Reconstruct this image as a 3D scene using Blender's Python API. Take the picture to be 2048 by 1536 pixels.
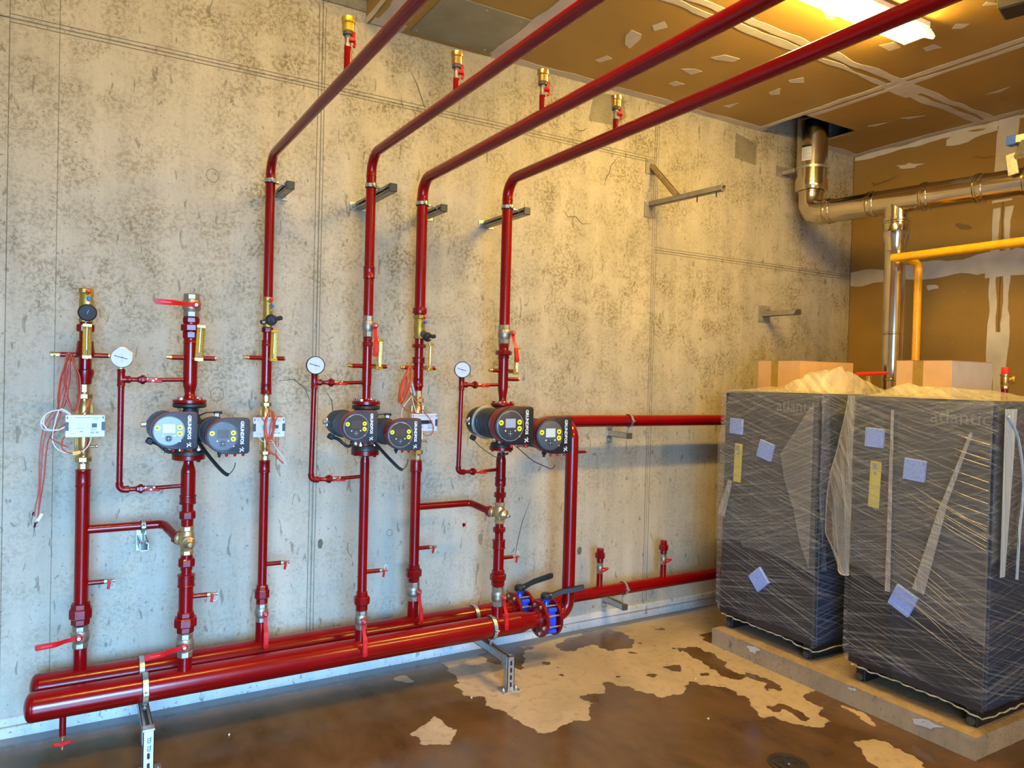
import bpy, bmesh, math, random
from math import pi, sin, cos, radians as RAD
from mathutils import Vector as V, Matrix as M, noise as NZ
random.seed(7)
for o in list(bpy.data.objects): bpy.data.objects.remove(o)
SC = bpy.context.scene; COL = SC.collection

# ---------------------------------------------------------------- camera
def make_camera():
    yaw, pitch, roll, f = 0.53367626, 0.01472974, 0.02569303, 1471.92
    fw = V((sin(yaw)*cos(pitch), cos(yaw)*cos(pitch), -sin(pitch)))
    rt = V((cos(yaw), -sin(yaw), 0)); up = rt.cross(fw)
    c, s = cos(roll), sin(roll)
    rt, up = c*rt+s*up, -s*rt+c*up
    m = M((rt, up, -fw)).transposed().to_4x4(); m.translation = V((0, -3.83, 1.63))
    cd = bpy.data.cameras.new('camera'); cd.sensor_width = 36; cd.lens = 36*f/2048
    cd.clip_start = .05
    o = bpy.data.objects.new('camera', cd); COL.objects.link(o); o.matrix_world = m
    SC.camera = o
make_camera()
# ---------------------------------------------------------------- light and exposure
SC.view_settings.view_transform = 'Standard'; SC.view_settings.look = 'None'
SC.view_settings.gamma = 1; SC.view_settings.use_curve_mapping = False
SC.view_settings.exposure = 0.0
LAMP_STRENGTH = 168.0
LAMP_COL = (1.0, .655, .155, 1)
DOOR_POWER = 104; DOOR_COL = (.18, .50, 1.0)
SKY_POWER = 190; SKY_COL = (.32, .62, 1.0)
w = bpy.data.worlds.new('world'); SC.world = w; w.use_nodes = True
w.node_tree.nodes['Background'].inputs[0].default_value = (.62, .78, 1, 1)
w.node_tree.nodes['Background'].inputs[1].default_value = 1.2
def area(name, loc, target, sx, sy, power, col):
    l = bpy.data.lights.new(name, 'AREA'); l.shape = 'RECTANGLE'; l.size = sx; l.size_y = sy
    l.energy = power; l.color = col
    o = bpy.data.objects.new(name, l); COL.objects.link(o); o.location = loc
    o.rotation_euler = (V(target)-V(loc)).to_track_quat('-Z', 'Y').to_euler()
    return o
# daylight that comes in through the open doorway behind and left of the camera
d_ = area('daylight', (-.3, -5.75, 1.45), (.2, 0, -.5), 2.2, 1.6, DOOR_POWER, DOOR_COL); d_.data.spread = RAD(66)
area('skylight', (-.1, -5.78, 1.15), (2.2, 0, .6), 2.4, 2.2, SKY_POWER, SKY_COL)

# ---------------------------------------------------------------- mesh helpers
ROOT = {}
class MB:
    def __init__(s): s.v = []; s.f = []; s.mi = []
    def add(s, vs, fs, mi=0):
        b = len(s.v); s.v += [V(p) for p in vs]; s.f += [[b+i for i in f] for f in fs]; s.mi += [mi]*len(fs); return s
    def box(s, c, d, rot=None, mi=0, ch=0):
        hx, hy, hz = d[0]/2, d[1]/2, d[2]/2; c = V(c)
        if ch > 0:
            ch = min(ch, hx*.9, hy*.9, hz*.9)
            bm = bmesh.new()
            for sx in (-1, 1):
                for sy in (-1, 1):
                    for sz in (-1, 1):
                        bm.verts.new((sx*(hx-ch), sy*(hy-ch), sz*hz)); bm.verts.new((sx*(hx-ch), sy*hy, sz*(hz-ch))); bm.verts.new((sx*hx, sy*(hy-ch), sz*(hz-ch)))
            bmesh.ops.convex_hull(bm, input=list(bm.verts)); bmesh.ops.dissolve_limit(bm, angle_limit=.02, verts=bm.verts, edges=bm.edges)
            bm.verts.index_update(); vs = [v.co.copy() for v in bm.verts]; fs = [[v.index for v in f.verts] for f in bm.faces]; bm.free()
        else:
            vs = [V((x, y, z)) for x in (-hx, hx) for y in (-hy, hy) for z in (-hz, hz)]
            fs = [(0, 1, 3, 2), (4, 6, 7, 5), (0, 4, 5, 1), (2, 3, 7, 6), (0, 2, 6, 4), (1, 5, 7, 3)]
        if rot is not None: vs = [rot @ v for v in vs]
        return s.add([c+v for v in vs], fs, mi)
    def lathe(s, p, d, prof, seg=24, mi=0, phase=0):
        p = V(p); d = V(d).normalized(); a = V((0, 0, 1)) if abs(d.z) < .9 else V((1, 0, 0))
        u = d.cross(a).normalized(); w_ = d.cross(u)
        vs = []; fs = []
        for r, t in prof:
            for k in range(seg):
                q = 2*pi*k/seg+phase; vs.append(p+d*t+(u*cos(q)+w_*sin(q))*r)
        n = len(prof)
        for i in range(n-1):
            for k in range(seg):
                k2 = (k+1) % seg; fs.append((i*seg+k, i*seg+k2, (i+1)*seg+k2, (i+1)*seg+k))
        fs.append(tuple(range(seg-1, -1, -1))); fs.append(tuple((n-1)*seg+k for k in range(seg)))
        return s.add(vs, fs, mi)
    def cyl(s, a, b, r, seg=20, mi=0, phase=0):
        a = V(a); b = V(b); return s.lathe(a, b-a, [(r, 0), (r, (b-a).length)], seg, mi, phase)
    def hexa(s, a, b, r, seg=8, mi=0):
        a = V(a); b = V(b); L = (b-a).length; c = min(L*.15, r*.12)
        return s.lathe(a, b-a, [(r*.9, 0), (r, c), (r, L-c), (r*.9, L)], seg, mi, .3)
    def tube(s, pts, r, seg=12, mi=0, closed=False):
        pts = [V(p) for p in pts]; n = len(pts); vs = []; fs = []; u = None
        for i in range(n):
            if closed: t = (pts[(i+1) % n]-pts[i-1]).normalized()
            else: t = (pts[min(i+1, n-1)]-pts[max(i-1, 0)]).normalized()
            if u is None:
                a = V((0, 0, 1)) if abs(t.z) < .9 else V((1, 0, 0)); u = t.cross(a).normalized()
            else: u = (u-t*u.dot(t)).normalized()
            w_ = t.cross(u); rr = r[i] if isinstance(r, (list, tuple)) else r
            for k in range(seg):
                q = 2*pi*k/seg; vs.append(pts[i]+(u*cos(q)+w_*sin(q))*rr)
        for i in range(n if closed else n-1):
            j = (i+1) % n
            for k in range(seg):
                k2 = (k+1) % seg; fs.append((i*seg+k, i*seg+k2, j*seg+k2, j*seg+k))
        if not closed: fs.append(tuple(range(seg-1, -1, -1))); fs.append(tuple((n-1)*seg+k for k in range(seg)))
        return s.add(vs, fs, mi)
    def prism(s, poly, o, ux, uy, depth, mi=0):
        o = V(o); ux = V(ux); uy = V(uy); d = V(depth); n = len(poly)
        vs = [o+ux*a+uy*b for a, b in poly]; vs += [v+d for v in vs]
        fs = [tuple(range(n)), tuple(range(2*n-1, n-1, -1))]+[(i, i+n, (i+1) % n+n, (i+1) % n) for i in range(n)]
        return s.add(vs, fs, mi)
    def grid(s, fn, nu, nv, mi=0):
        vs = [fn(i/nu, j/nv) for i in range(nu+1) for j in range(nv+1)]
        fs = [(i*(nv+1)+j, (i+1)*(nv+1)+j, (i+1)*(nv+1)+j+1, i*(nv+1)+j+1) for i in range(nu) for j in range(nv)]
        return s.add(vs, fs, mi)
def fillet(pts, R, n=8):
    pts = [V(p) for p in pts]; out = [pts[0]]
    for i in range(1, len(pts)-1):
        a, b, c = pts[i-1], pts[i], pts[i+1]; d1 = (a-b).normalized(); d2 = (c-b).normalized()
        r = R[i-1] if isinstance(R, (list, tuple)) else R
        ang = math.acos(max(-1, min(1, d1.dot(d2)))); t = r/math.tan(ang/2)
        t = min(t, (a-b).length*.95, (c-b).length*.95); r = t*math.tan(ang/2)
        cen = b+(d1+d2).normalized()*(r/sin(ang/2)); s0 = b+d1*t-cen; s1 = b+d2*t-cen
        tot = s0.angle(s1); ax = s0.cross(s1).normalized()
        for k in range(n+1): out.append(cen+M.Rotation(tot*k/n, 3, ax) @ s0)
    out.append(pts[-1]); return out
def smoothpts(pts, n=6):
    pts = [V(p) for p in pts]; out = []
    for i in range(len(pts)-1):
        p0 = pts[max(i-1, 0)]; p1 = pts[i]; p2 = pts[i+1]; p3 = pts[min(i+2, len(pts)-1)]
        for k in range(n):
            t = k/n; out.append(.5*((2*p1)+(-p0+p2)*t+(2*p0-5*p1+4*p2-p3)*t*t+(-p0+3*p1-3*p2+p3)*t**3))
    out.append(pts[-1]); return out
def tag(o, label=None, cat=None, group=None, kind=None):
    if label: o['label'] = label
    if cat: o['category'] = cat
    if group: o['group'] = group
    if kind: o['kind'] = kind
    return o
def thing(name, label, cat, loc=(0, 0, 0), group=None):
    o = bpy.data.objects.new(name, None); COL.objects.link(o); o.location = loc; o.empty_display_size = .05
    ROOT[o.name] = V(loc); tag(o, label, cat, group); return o
def obj(name, mb, mats, parent=None, label=None, at=None, smooth=35, kind=None):
    off = ROOT[parent.name] if parent is not None else (V(at) if at else V((0, 0, 0)))
    me = bpy.data.meshes.new(name)
    me.from_pydata([v-off for v in mb.v], [], mb.f)
    if not isinstance(mats, (list, tuple)): mats = [mats]
    for m_ in mats: me.materials.append(m_)
    if len(mats) > 1: me.polygons.foreach_set('material_index', mb.mi)
    bm = bmesh.new(); bm.from_mesh(me); bmesh.ops.recalc_face_normals(bm, faces=bm.faces); bm.to_mesh(me); bm.free()
    if smooth:
        me.shade_smooth(); me.set_sharp_from_angle(angle=RAD(smooth))
    o = bpy.data.objects.new(name, me); COL.objects.link(o)
    if parent is not None: o.parent = parent; ROOT[o.name] = off
    else: o.location = off; ROOT[o.name] = off
    if label: o['label'] = label
    if kind: o['kind'] = kind
    return o
def text_mb(txt, size, o, ux, uy, extr=.0006, align='CENTER', bold=0.0, spacing=1.0):
    cu = bpy.data.curves.new('t', 'FONT'); cu.body = txt; cu.size = size; cu.extrude = 0; cu.align_x = align; cu.align_y = 'CENTER'
    cu.resolution_u = 2; cu.offset = bold; cu.space_character = spacing
    ob = bpy.data.objects.new('t', cu); COL.objects.link(ob); bpy.context.view_layer.update()
    me = bpy.data.meshes.new_from_object(ob.evaluated_get(bpy.context.evaluated_depsgraph_get()))
    bpy.data.objects.remove(ob); bpy.data.curves.remove(cu)
    ux = V(ux); uy = V(uy); o = V(o); nrm = ux.cross(uy).normalized()
    mb = MB(); mb.add([o+ux*v.co.x+uy*v.co.y+nrm*extr for v in me.vertices], [tuple(p.vertices) for p in me.polygons])
    bpy.data.meshes.remove(me); return mb

# ---------------------------------------------------------------- materials
def nodes(name):
    m = bpy.data.materials.new(name); m.use_nodes = True; nt = m.node_tree
    return m, nt, nt.nodes['Principled BSDF']
def N(nt, typ, **kw):
    n = nt.nodes.new(typ)
    for k, v in kw.items():
        if k in n.inputs.keys() and not hasattr(n, k): n.inputs[k].default_value = v
        else: setattr(n, k, v)
    return n
def ramp(nt, src, stops):
    r = nt.nodes.new('ShaderNodeValToRGB'); e = r.color_ramp.elements
    while len(e) < len(stops): e.new(.5)
    for i, (p, c) in enumerate(stops): e[i].position = p; e[i].color = c if len(c) == 4 else (*c, 1)
    nt.links.new(src, r.inputs[0]); return r
def noise(nt, vec, scale, detail=4, rough=.55, dist=0):
    n = nt.nodes.new('ShaderNodeTexNoise'); n.inputs['Scale'].default_value = scale; n.inputs['Detail'].default_value = detail
    n.inputs['Roughness'].default_value = rough; n.inputs['Distortion'].default_value = dist
    nt.links.new(vec, n.inputs['Vector']); return n.outputs[0]
def mix(nt, fac, a, b, mode='MIX'):
    n = nt.nodes.new('ShaderNodeMix'); n.data_type = 'RGBA'; n.blend_type = mode
    for s_, x in ((n.inputs[0], fac), (n.inputs[6], a), (n.inputs[7], b)):
        if hasattr(x, 'default_value') or hasattr(x, 'is_linked'): nt.links.new(x, s_)
        else: s_.default_value = x if not isinstance(x, tuple) or len(x) == 4 else (*x, 1)
    return n.outputs[2]
def bump(nt, b, h, strength=.3, dist=.01):
    n = nt.nodes.new('ShaderNodeBump'); n.inputs['Strength'].default_value = strength; n.inputs['Distance'].default_value = dist
    nt.links.new(h, n.inputs['Height']); nt.links.new(n.outputs[0], b.inputs['Normal'])
def pos(nt): return nt.nodes.new('ShaderNodeNewGeometry').outputs['Position']
def simple(name, col, rough=.5, metal=0, var=0, vscale=30, bmp=0, bscale=80, spec=None, coat=0):
    m, nt, b = nodes(name)
    b.inputs['Base Color'].default_value = (*col, 1); b.inputs['Roughness'].default_value = rough; b.inputs['Metallic'].default_value = metal
    if spec is not None: b.inputs['Specular IOR Level'].default_value = spec
    if coat: b.inputs['Coat Weight'].default_value = coat; b.inputs['Coat Roughness'].default_value = .08
    if var or bmp:
        tc = nt.nodes.new('ShaderNodeTexCoord').outputs['Object']
        if var:
            n = noise(nt, tc, vscale, 3)
            c1 = tuple(max(0, c*(1-var)) for c in col); c2 = tuple(min(1, c*(1+var)) for c in col)
            r = ramp(nt, n, [(.3, c1), (.7, c2)]); nt.links.new(r.outputs[0], b.inputs['Base Color'])
        if bmp: bump(nt, b, noise(nt, tc, bscale, 3), bmp, .002)
    return m
MT = {}
MT['red'] = simple('red_paint', (.205, .0008, .0018), .22, 0, .10, 6, .12, 26, spec=.35, coat=.12)
MT['redfit'] = simple('red_painted_fitting', (.185, .0008, .002), .28, 0, .2, 25, .4, 60, spec=.35, coat=.12)
MT['lever'] = simple('red_lever_enamel', (.50, .005, .006), .4, spec=.35)
MT['brass'] = simple('brass', (.62, .42, .16), .3, .9, .15, 40, .15, 60)
MT['bronze'] = simple('bronze_casting', (.60, .42, .20), .42, .85, .2, 50, .4, 120)
MT['oldbrass'] = simple('dull_brass', (.42, .27, .05), .45, .7, .2, 40, .3, 90)
MT['nickel'] = simple('nickel', (.40, .345, .27), .48, .9, .15, 40, .1, 60)
MT['galv'] = simple('galvanised_steel', (.52, .53, .50), .38, .85, .2, 60, .1, 90)
MT['galvdark'] = simple('strut_steel', (.34, .32, .27), .45, .7, .2, 30)
MT['steel'] = simple('bright_steel', (.7, .7, .7), .25, .9)
MT['capgrey'] = simple('grey_plastic_cap', (.06, .055, .045), .5)
MT['rubber'] = simple('black_rubber', (.012, .012, .012), .6)
MT['black'] = simple('black_plastic', (.010, .010, .010), .55, 0, 0, 0, .1, 200)
MT['castblack'] = simple('black_cast_iron', (.022, .02, .018), .45, 0, .3, 40, .4, 120)
MT['face'] = simple('pump_cover_plastic', (.028, .034, .043), .5, 0, 0, 0, .2, 400)
MT['facek'] = simple('pump_cover_black', (.014, .014, .014), .45, 0, 0, 0, .2, 400)
MT['rim'] = simple('pump_red_rim', (.24, .010, .010), .4)
MT['drain'] = simple('wet_drain_metal', (.07, .055, .045), .3, .6)
MT['dial'] = simple('smoked_dial', (.05, .05, .055), .22)
MT['dialglare'] = simple('smoked_dial_glare', (.22, .27, .33), .3)  # same dark dial, mirrored daylight painted in as a lighter colour
MT['dialhalfglare'] = simple('smoked_dial_half_glare', (.085, .09, .105), .3)  # same dark dial again, a weaker reflection put into its colour
MT['screen'] = simple('lcd_off', (.075, .06, .045), .25)
MT['screenlit'] = simple('lcd_pale', (.52, .60, .60), .35)
MT['screengrey'] = simple('lcd_grey', (.33, .36, .40), .3)
MT['yellow'] = simple('yellow_sticker', (.85, .72, .01), .5)
MT['ink'] = simple('black_ink', (.01, .01, .01), .5)
MT['white'] = simple('white_plastic', (.60, .61, .64), .4)
MT['dialw'] = simple('gauge_paper', (.50, .52, .56), .5)
MT['print'] = simple('grey_print', (.33, .35, .38), .6)
MT['whiteink'] = simple('white_ink', (.75, .77, .8), .5)
MT['logogrey'] = simple('logo_print', (.17, .16, .145), .5)
MT['meterclip'] = simple('meter_clip', (.045, .06, .065), .5)
MT['lcd'] = simple('meter_lcd', (.42, .52, .55), .25)
MT['gold'] = simple('gold_anodised', (.72, .50, .06), .32, .75, .1, 40)
MT['glass'] = simple('thermometer_tube', (.78, .80, .82), .1)
MT['blue'] = simple('blue_enamel', (.008, .06, .55), .35, 0, .2, 30, coat=.3)
MT['bluecap'] = simple('blue_cap', (.02, .12, .55), .4)
MT['redcap'] = simple('red_cap', (.7, .02, .02), .4)
MT['orange'] = simple('orange_tag', (.9, .38, .01), .5)
MT['cablered'] = simple('red_brown_cable', (.42, .05, .025), .5)
MT['cableor'] = simple('orange_cable', (.50, .075, .02), .5)
MT['cablewhite'] = simple('white_cable', (.72, .70, .68), .5)
MT['gas'] = simple('yellow_gas_paint', (.80, .38, .005), .3, 0, .1, 20, .2, 50, coat=.3)
MT['stain'] = simple('stainless_flue', (.62, .55, .44), .16, 1, .05, 8, .05, 20)
MT['foam'] = simple('lavender_foam', (.30, .43, 1.0), .9, 0, .18, 120, .6, 250)
MT['strip'] = simple('yellow_strip', (.78, .62, .05), .5)
MT['card'] = simple('cardboard', (.58, .35, .17), .8, 0, .06, 12)
MT['cardside'] = simple('pale_cardboard', (.50, .44, .42), .8, 0, .06, 12)
MT['tape'] = simple('brown_parcel_tape', (.33, .20, .03), .3, 0, .15, 30, .5, 40)
MT['cab'] = simple('cabinet_front', (.030, .028, .032), .55)
MT['cab2'] = simple('cabinet_front_narrow', (.019, .017, .019), .5)
MT['cabside'] = simple('cabinet_side', (.006, .026, .070), .5)
MT['tapegrey'] = simple('grey_tape', (.32, .30, .28), .35)
MT['sheet'] = simple('zinc_sheet', (.30, .30, .24), .55, .5, .15, 5, .1, 20)

def concrete(name, warm=(.47, .43, .35), dark=(.20, .18, .125), blotch=.5, seamz=True):
    m, nt, b = nodes(name); P = pos(nt)
    big = noise(nt, P, .9, 5, .6, .3); med = noise(nt, P, 5.5, 6, .65, .4); fine = noise(nt, P, 55, 5, .68, .5); pit = noise(nt, P, 80, 2, .5)
    base = ramp(nt, big, [(.32, tuple(c*.82 for c in warm)), (.62, warm)]).outputs[0]
    cl0 = ramp(nt, med, [(.38, (.10, .10, .10)), (.62, (1, 1, 1))]).outputs[0]
    cl1 = ramp(nt, noise(nt, P, 1.7, 3, .5, .2), [(.36, (.42, .42, .42)), (.60, (1, 1, 1))]).outputs[0]
    cloud = mix(nt, 1.0, cl0, cl1, 'MULTIPLY')
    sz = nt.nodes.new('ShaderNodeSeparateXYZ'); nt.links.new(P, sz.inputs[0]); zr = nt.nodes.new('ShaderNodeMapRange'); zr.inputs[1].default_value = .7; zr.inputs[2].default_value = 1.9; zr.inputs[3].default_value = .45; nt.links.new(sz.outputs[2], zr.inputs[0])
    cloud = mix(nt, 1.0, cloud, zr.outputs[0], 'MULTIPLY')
    sp = ramp(nt, fine, [(.47, (0, 0, 0)), (.56, (1, 1, 1))]).outputs[0]
    mm = nt.nodes.new('ShaderNodeMath'); mm.operation = 'MULTIPLY'; nt.links.new(cloud, mm.inputs[0]); nt.links.new(sp, mm.inputs[1])
    m2 = nt.nodes.new('ShaderNodeMath'); m2.operation = 'MULTIPLY'; nt.links.new(mm.outputs[0], m2.inputs[0]); m2.inputs[1].default_value = blotch
    m3 = nt.nodes.new('ShaderNodeMath'); m3.operation = 'MULTIPLY_ADD'; nt.links.new(cloud, m3.inputs[0]); m3.inputs[1].default_value = .26; nt.links.new(m2.outputs[0], m3.inputs[2])
    c1 = mix(nt, m3.outputs[0], base, dark)
    ps = ramp(nt, pit, [(.29, (1, 1, 1)), (.335, (0, 0, 0))]).outputs[0]
    m4 = nt.nodes.new('ShaderNodeMath'); m4.operation = 'MULTIPLY'; nt.links.new(ps, m4.inputs[0]); m4.inputs[1].default_value = .75
    c2 = mix(nt, m4.outputs[0], c1, (.10, .085, .05))
    # short trowel scratches and pits
    mp = nt.nodes.new('ShaderNodeMapping'); mp.inputs['Scale'].default_value = (34, 34, 11); mp.inputs['Rotation'].default_value = (0, .5, 0); nt.links.new(P, mp.inputs[0])
    sc = noise(nt, mp.outputs[0], 1, 2, .5, .8); scr = ramp(nt, sc, [(.30, (1, 1, 1)), (.345, (0, 0, 0))]).outputs[0]
    m5 = nt.nodes.new('ShaderNodeMath'); m5.operation = 'MULTIPLY'; nt.links.new(scr, m5.inputs[0]); m5.inputs[1].default_value = .6
    c3 = mix(nt, m5.outputs[0], c2, (.13, .11, .07))
    mp2 = nt.nodes.new('ShaderNodeMapping'); mp2.inputs['Scale'].default_value = (9, 9, .7); nt.links.new(P, mp2.inputs[0])
    st = noise(nt, mp2.outputs[0], 1, 4, .6); stc = ramp(nt, st, [(.35, (.88, .88, .88)), (.6, (1.04, 1.04, 1.04))]).outputs[0]
    c4 = mix(nt, 1.0, c3, stc, 'MULTIPLY')
    nt.links.new(c4, b.inputs['Base Color']); b.inputs['Roughness'].default_value = .75
    hh = mix(nt, .5, fine, med); bump(nt, b, hh, .22, .006)
    return m
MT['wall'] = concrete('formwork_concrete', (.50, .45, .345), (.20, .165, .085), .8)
MT['wallpatch'] = concrete('cement_patch', (.27, .24, .17), (.13, .11, .07), .6)
MT['slab'] = concrete('slab_concrete', (.20, .18, .15), (.10, .09, .07), .4)
MT['plinth'] = concrete('plinth_concrete', (.42, .31, .19), (.17, .11, .06), .9)
MT['skirt'] = concrete('skirting_render', (.62, .60, .56), (.30, .27, .22), .35)
def board(name, col, col2):
    m, nt, b = nodes(name); P = pos(nt)
    n = noise(nt, P, 1.6, 5, .6, .4); r = ramp(nt, n, [(.3, col2), (.7, col)]).outputs[0]
    n2 = noise(nt, P, 28, 3); r2 = ramp(nt, n2, [(.62, (0, 0, 0)), (.78, (1, 1, 1))]).outputs[0]
    mm = nt.nodes.new('ShaderNodeMath'); mm.operation = 'MULTIPLY'; nt.links.new(r2, mm.inputs[0]); mm.inputs[1].default_value = .10
    c = mix(nt, mm.outputs[0], r, (.55, .48, .36)); nt.links.new(c, b.inputs['Base Color']); b.inputs['Roughness'].default_value = .55
    bump(nt, b, n2, .05, .003); return m
MT['board'] = board('ceiling_kraft_board', (.42, .25, .055), (.35, .205, .045))
MT['boardwall'] = board('wall_kraft_board', (.36, .215, .055), (.29, .17, .04))
MT['comp'] = simple('joint_compound', (.58, .52, .43), .75, 0, .15, 5, .3, 15)
MT['compwall'] = simple('joint_compound_wall', (.64, .58, .48), .75, 0, .15, 5, .3, 15)
MT['seamline'] = simple('seam_cement', (.20, .175, .115), .9)
MT['crack'] = simple('crack_brown', (.13, .11, .07), .9)  # dark brown for cracks, smudges and gaps between wall boards

def floor_mat():
    m, nt, b = nodes('wet_concrete_floor'); P = pos(nt)
    at = nt.nodes.new('ShaderNodeAttribute'); at.attribute_name = 'wet'
    n1 = noise(nt, P, 1.5, 5, .6, .5); n2 = noise(nt, P, 22, 4, .6, .4)
    add = nt.nodes.new('ShaderNodeMath'); add.operation = 'MULTIPLY_ADD'; nt.links.new(n2, add.inputs[0]); add.inputs[1].default_value = 1.3; nt.links.new(at.outputs['Fac'], add.inputs[2])
    wet = ramp(nt, add.outputs[0], [(.0, (0, 0, 0)), (1, (1, 1, 1))]).outputs[0]
    mrw = nt.nodes.new('ShaderNodeMapRange'); mrw.inputs[1].default_value = 1.08; mrw.inputs[2].default_value = 1.18; nt.links.new(add.outputs[0], mrw.inputs[0]); wet = mrw.outputs[0]
    dry = ramp(nt, n1, [(.3, (.29, .225, .145)), (.7, (.46, .35, .235))]).outputs[0]
    dry2 = mix(nt, ramp(nt, n2, [(.52, (0, 0, 0)), (.72, (.75, .75, .75))]).outputs[0], dry, (.24, .18, .11))
    mp = nt.nodes.new('ShaderNodeMapping'); mp.inputs['Scale'].default_value = (6, 3.2, 1); mp.inputs['Rotation'].default_value = (0, 0, .25); nt.links.new(P, mp.inputs[0])
    n3 = noise(nt, mp.outputs[0], 1, 5, .6, .3)
    wc = ramp(nt, n3, [(.3, (.062, .033, .014)), (.7, (.115, .062, .026))]).outputs[0]
    wc2 = mix(nt, ramp(nt, n1, [(.45, (0, 0, 0)), (.7, (.7, .7, .7))]).outputs[0], wc, (.15, .075, .022))
    # grey washed margin along the wall
    sx = nt.nodes.new('ShaderNodeSeparateXYZ'); nt.links.new(P, sx.inputs[0])
    ma = nt.nodes.new('ShaderNodeMath'); ma.operation = 'MULTIPLY_ADD'; nt.links.new(n2, ma.inputs[0]); ma.inputs[1].default_value = .06; nt.links.new(sx.outputs[1], ma.inputs[2])
    mg = ramp(nt, ma.outputs[0], [(0, (0, 0, 0)), (1, (1, 1, 1))]); mg.color_ramp.elements[0].position = 0.0
    mr = nt.nodes.new('ShaderNodeMapRange'); mr.inputs[1].default_value = -.13; mr.inputs[2].default_value = -.06; nt.links.new(ma.outputs[0], mr.inputs[0])
    c = mix(nt, wet, dry2, wc2)
    c = mix(nt, mr.outputs[0], c, mix(nt, wet, (.33, .32, .31), (.20, .20, .20)))
    nt.links.new(c, b.inputs['Base Color'])
    rr = ramp(nt, n3, [(.3, (.10, .10, .10)), (.75, (.30, .30, .30))]).outputs[0]
    ro = mix(nt, wet, (.8, .8, .8), rr); nt.links.new(ro, b.inputs['Roughness'])
    bump(nt, b, n2, .10, .003)
    return m
MT['floor'] = floor_mat()

def film(name, base, amount, ang, ang2, col=(.54, .54, .54), rough=.28, freq=60):
    """cling film: clear sheet with stretched, milky streaks that follow the wrapping direction"""
    m, nt, b = nodes(name); P = pos(nt); sx = nt.nodes.new('ShaderNodeSeparateXYZ'); nt.links.new(P, sx.inputs[0])
    def math(op, a, c):
        n = nt.nodes.new('ShaderNodeMath'); n.operation = op
        for i, x in enumerate((a, c)):
            if isinstance(x, (int, float)): n.inputs[i].default_value = x
            else: nt.links.new(x, n.inputs[i])
        return n.outputs[0]
    u = math('SUBTRACT', sx.outputs[0], sx.outputs[1]); v = sx.outputs[2]
    tot = None
    for a, fr, w_ in ((ang, freq, 1.0), (ang2, freq*.8, .75)):
        p = math('ADD', math('MULTIPLY', v, cos(a)), math('MULTIPLY', u, sin(a)))
        q = math('SUBTRACT', math('MULTIPLY', u, cos(a)), math('MULTIPLY', v, sin(a)))
        cb = nt.nodes.new('ShaderNodeCombineXYZ'); nt.links.new(math('MULTIPLY', p, fr), cb.inputs[0]); nt.links.new(math('MULTIPLY', q, 1.5), cb.inputs[1])
        n = noise(nt, cb.outputs[0], 1, 3, .6, .15); r = ramp(nt, n, [(.50, (0, 0, 0)), (.66, (1, 1, 1))]).outputs[0]
        r = math('MULTIPLY', r, w_); tot = r if tot is None else math('ADD', tot, r)
    al = math('ADD', math('MULTIPLY', tot, amount), base)
    b.inputs['Base Color'].default_value = (*col, 1); b.inputs['Roughness'].default_value = rough
    nt.links.new(al, b.inputs['Alpha']); bump(nt, b, tot, .9, .004)
    return m
MT['film'] = film('stretch_film', .03, .31, .30, -.20, freq=100)
MT['hood'] = film('polythene_hood', .13, .16, -.42, .16, (.56, .54, .50), .3, 80)
MT['heap'] = film('polythene_heap', .36, .20, .9, -.9, (.74, .67, .55), .22, 16)
MT['flap'] = film('polythene_flap', .34, .20, 1.45, 1.1, (.66, .60, .50), .25, 40)
MT['pale'] = film('daylight_sheen_film', .55, .30, 1.5, 1.2, (.60, .70, .80), .3, 60)  # bluish white paints reflected daylight into the film on the boiler side
def emis(name, col, s):
    m, nt, b = nodes(name); b.inputs['Emission Color'].default_value = col; b.inputs['Emission Strength'].default_value = s; b.inputs['Base Color'].default_value = (.8, .8, .8, 1); return m
MT['lamp'] = emis('lamp_diffuser', LAMP_COL, LAMP_STRENGTH)
MT['sleeve'] = emis('glow_plastic_sleeve', (1, .78, .35, 1), .9)  # no lamp: emission imitates the lamp light in the plastic
# ---------------------------------------------------------------- room shell
XR = 5.477; XL = -1.9; YB = -5.6; ZC = 3.48; ZH = 4.1; XD = 1.31
def struct(name, mb, m, parent=None, at=None, smooth=0):
    o = obj(name, mb, m, parent, at=at, smooth=smooth)
    if parent is None: o['kind'] = 'structure'
    return o
# back wall: a substrate with cast concrete panels between recessed formwork joints
wb = struct('wall_back', MB().box(((XL+XR)/2, .105, ZH/2), (XR-XL, .2, ZH)), MT['wallpatch'])
g = .0022
xs_ = [XL, -.27, -.088, 1.07, 3.355, XR]
for i in range(5):
    zs = [0, 3.09, ZH] if i < 4 else [0, 2.49, ZH]
    if i == 2: zs = [0, 3.09, ZH]
    for z0, z1 in zip(zs, zs[1:]):
        gl = .0006 if i in (1, 2) else g; gr = .0006 if i in (0, 1) else g
        x0, x1 = xs_[i]+gl, xs_[i+1]-gr
        dy = .004 if i == 0 else 0
        mb = MB().box(((x0+x1)/2, .011-dy/2, (z0+z1)/2), (x1-x0, .022+dy, z1-z0-.0045), ch=.002)
        struct('concrete_panel', mb, MT['wall'], wb)
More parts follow.
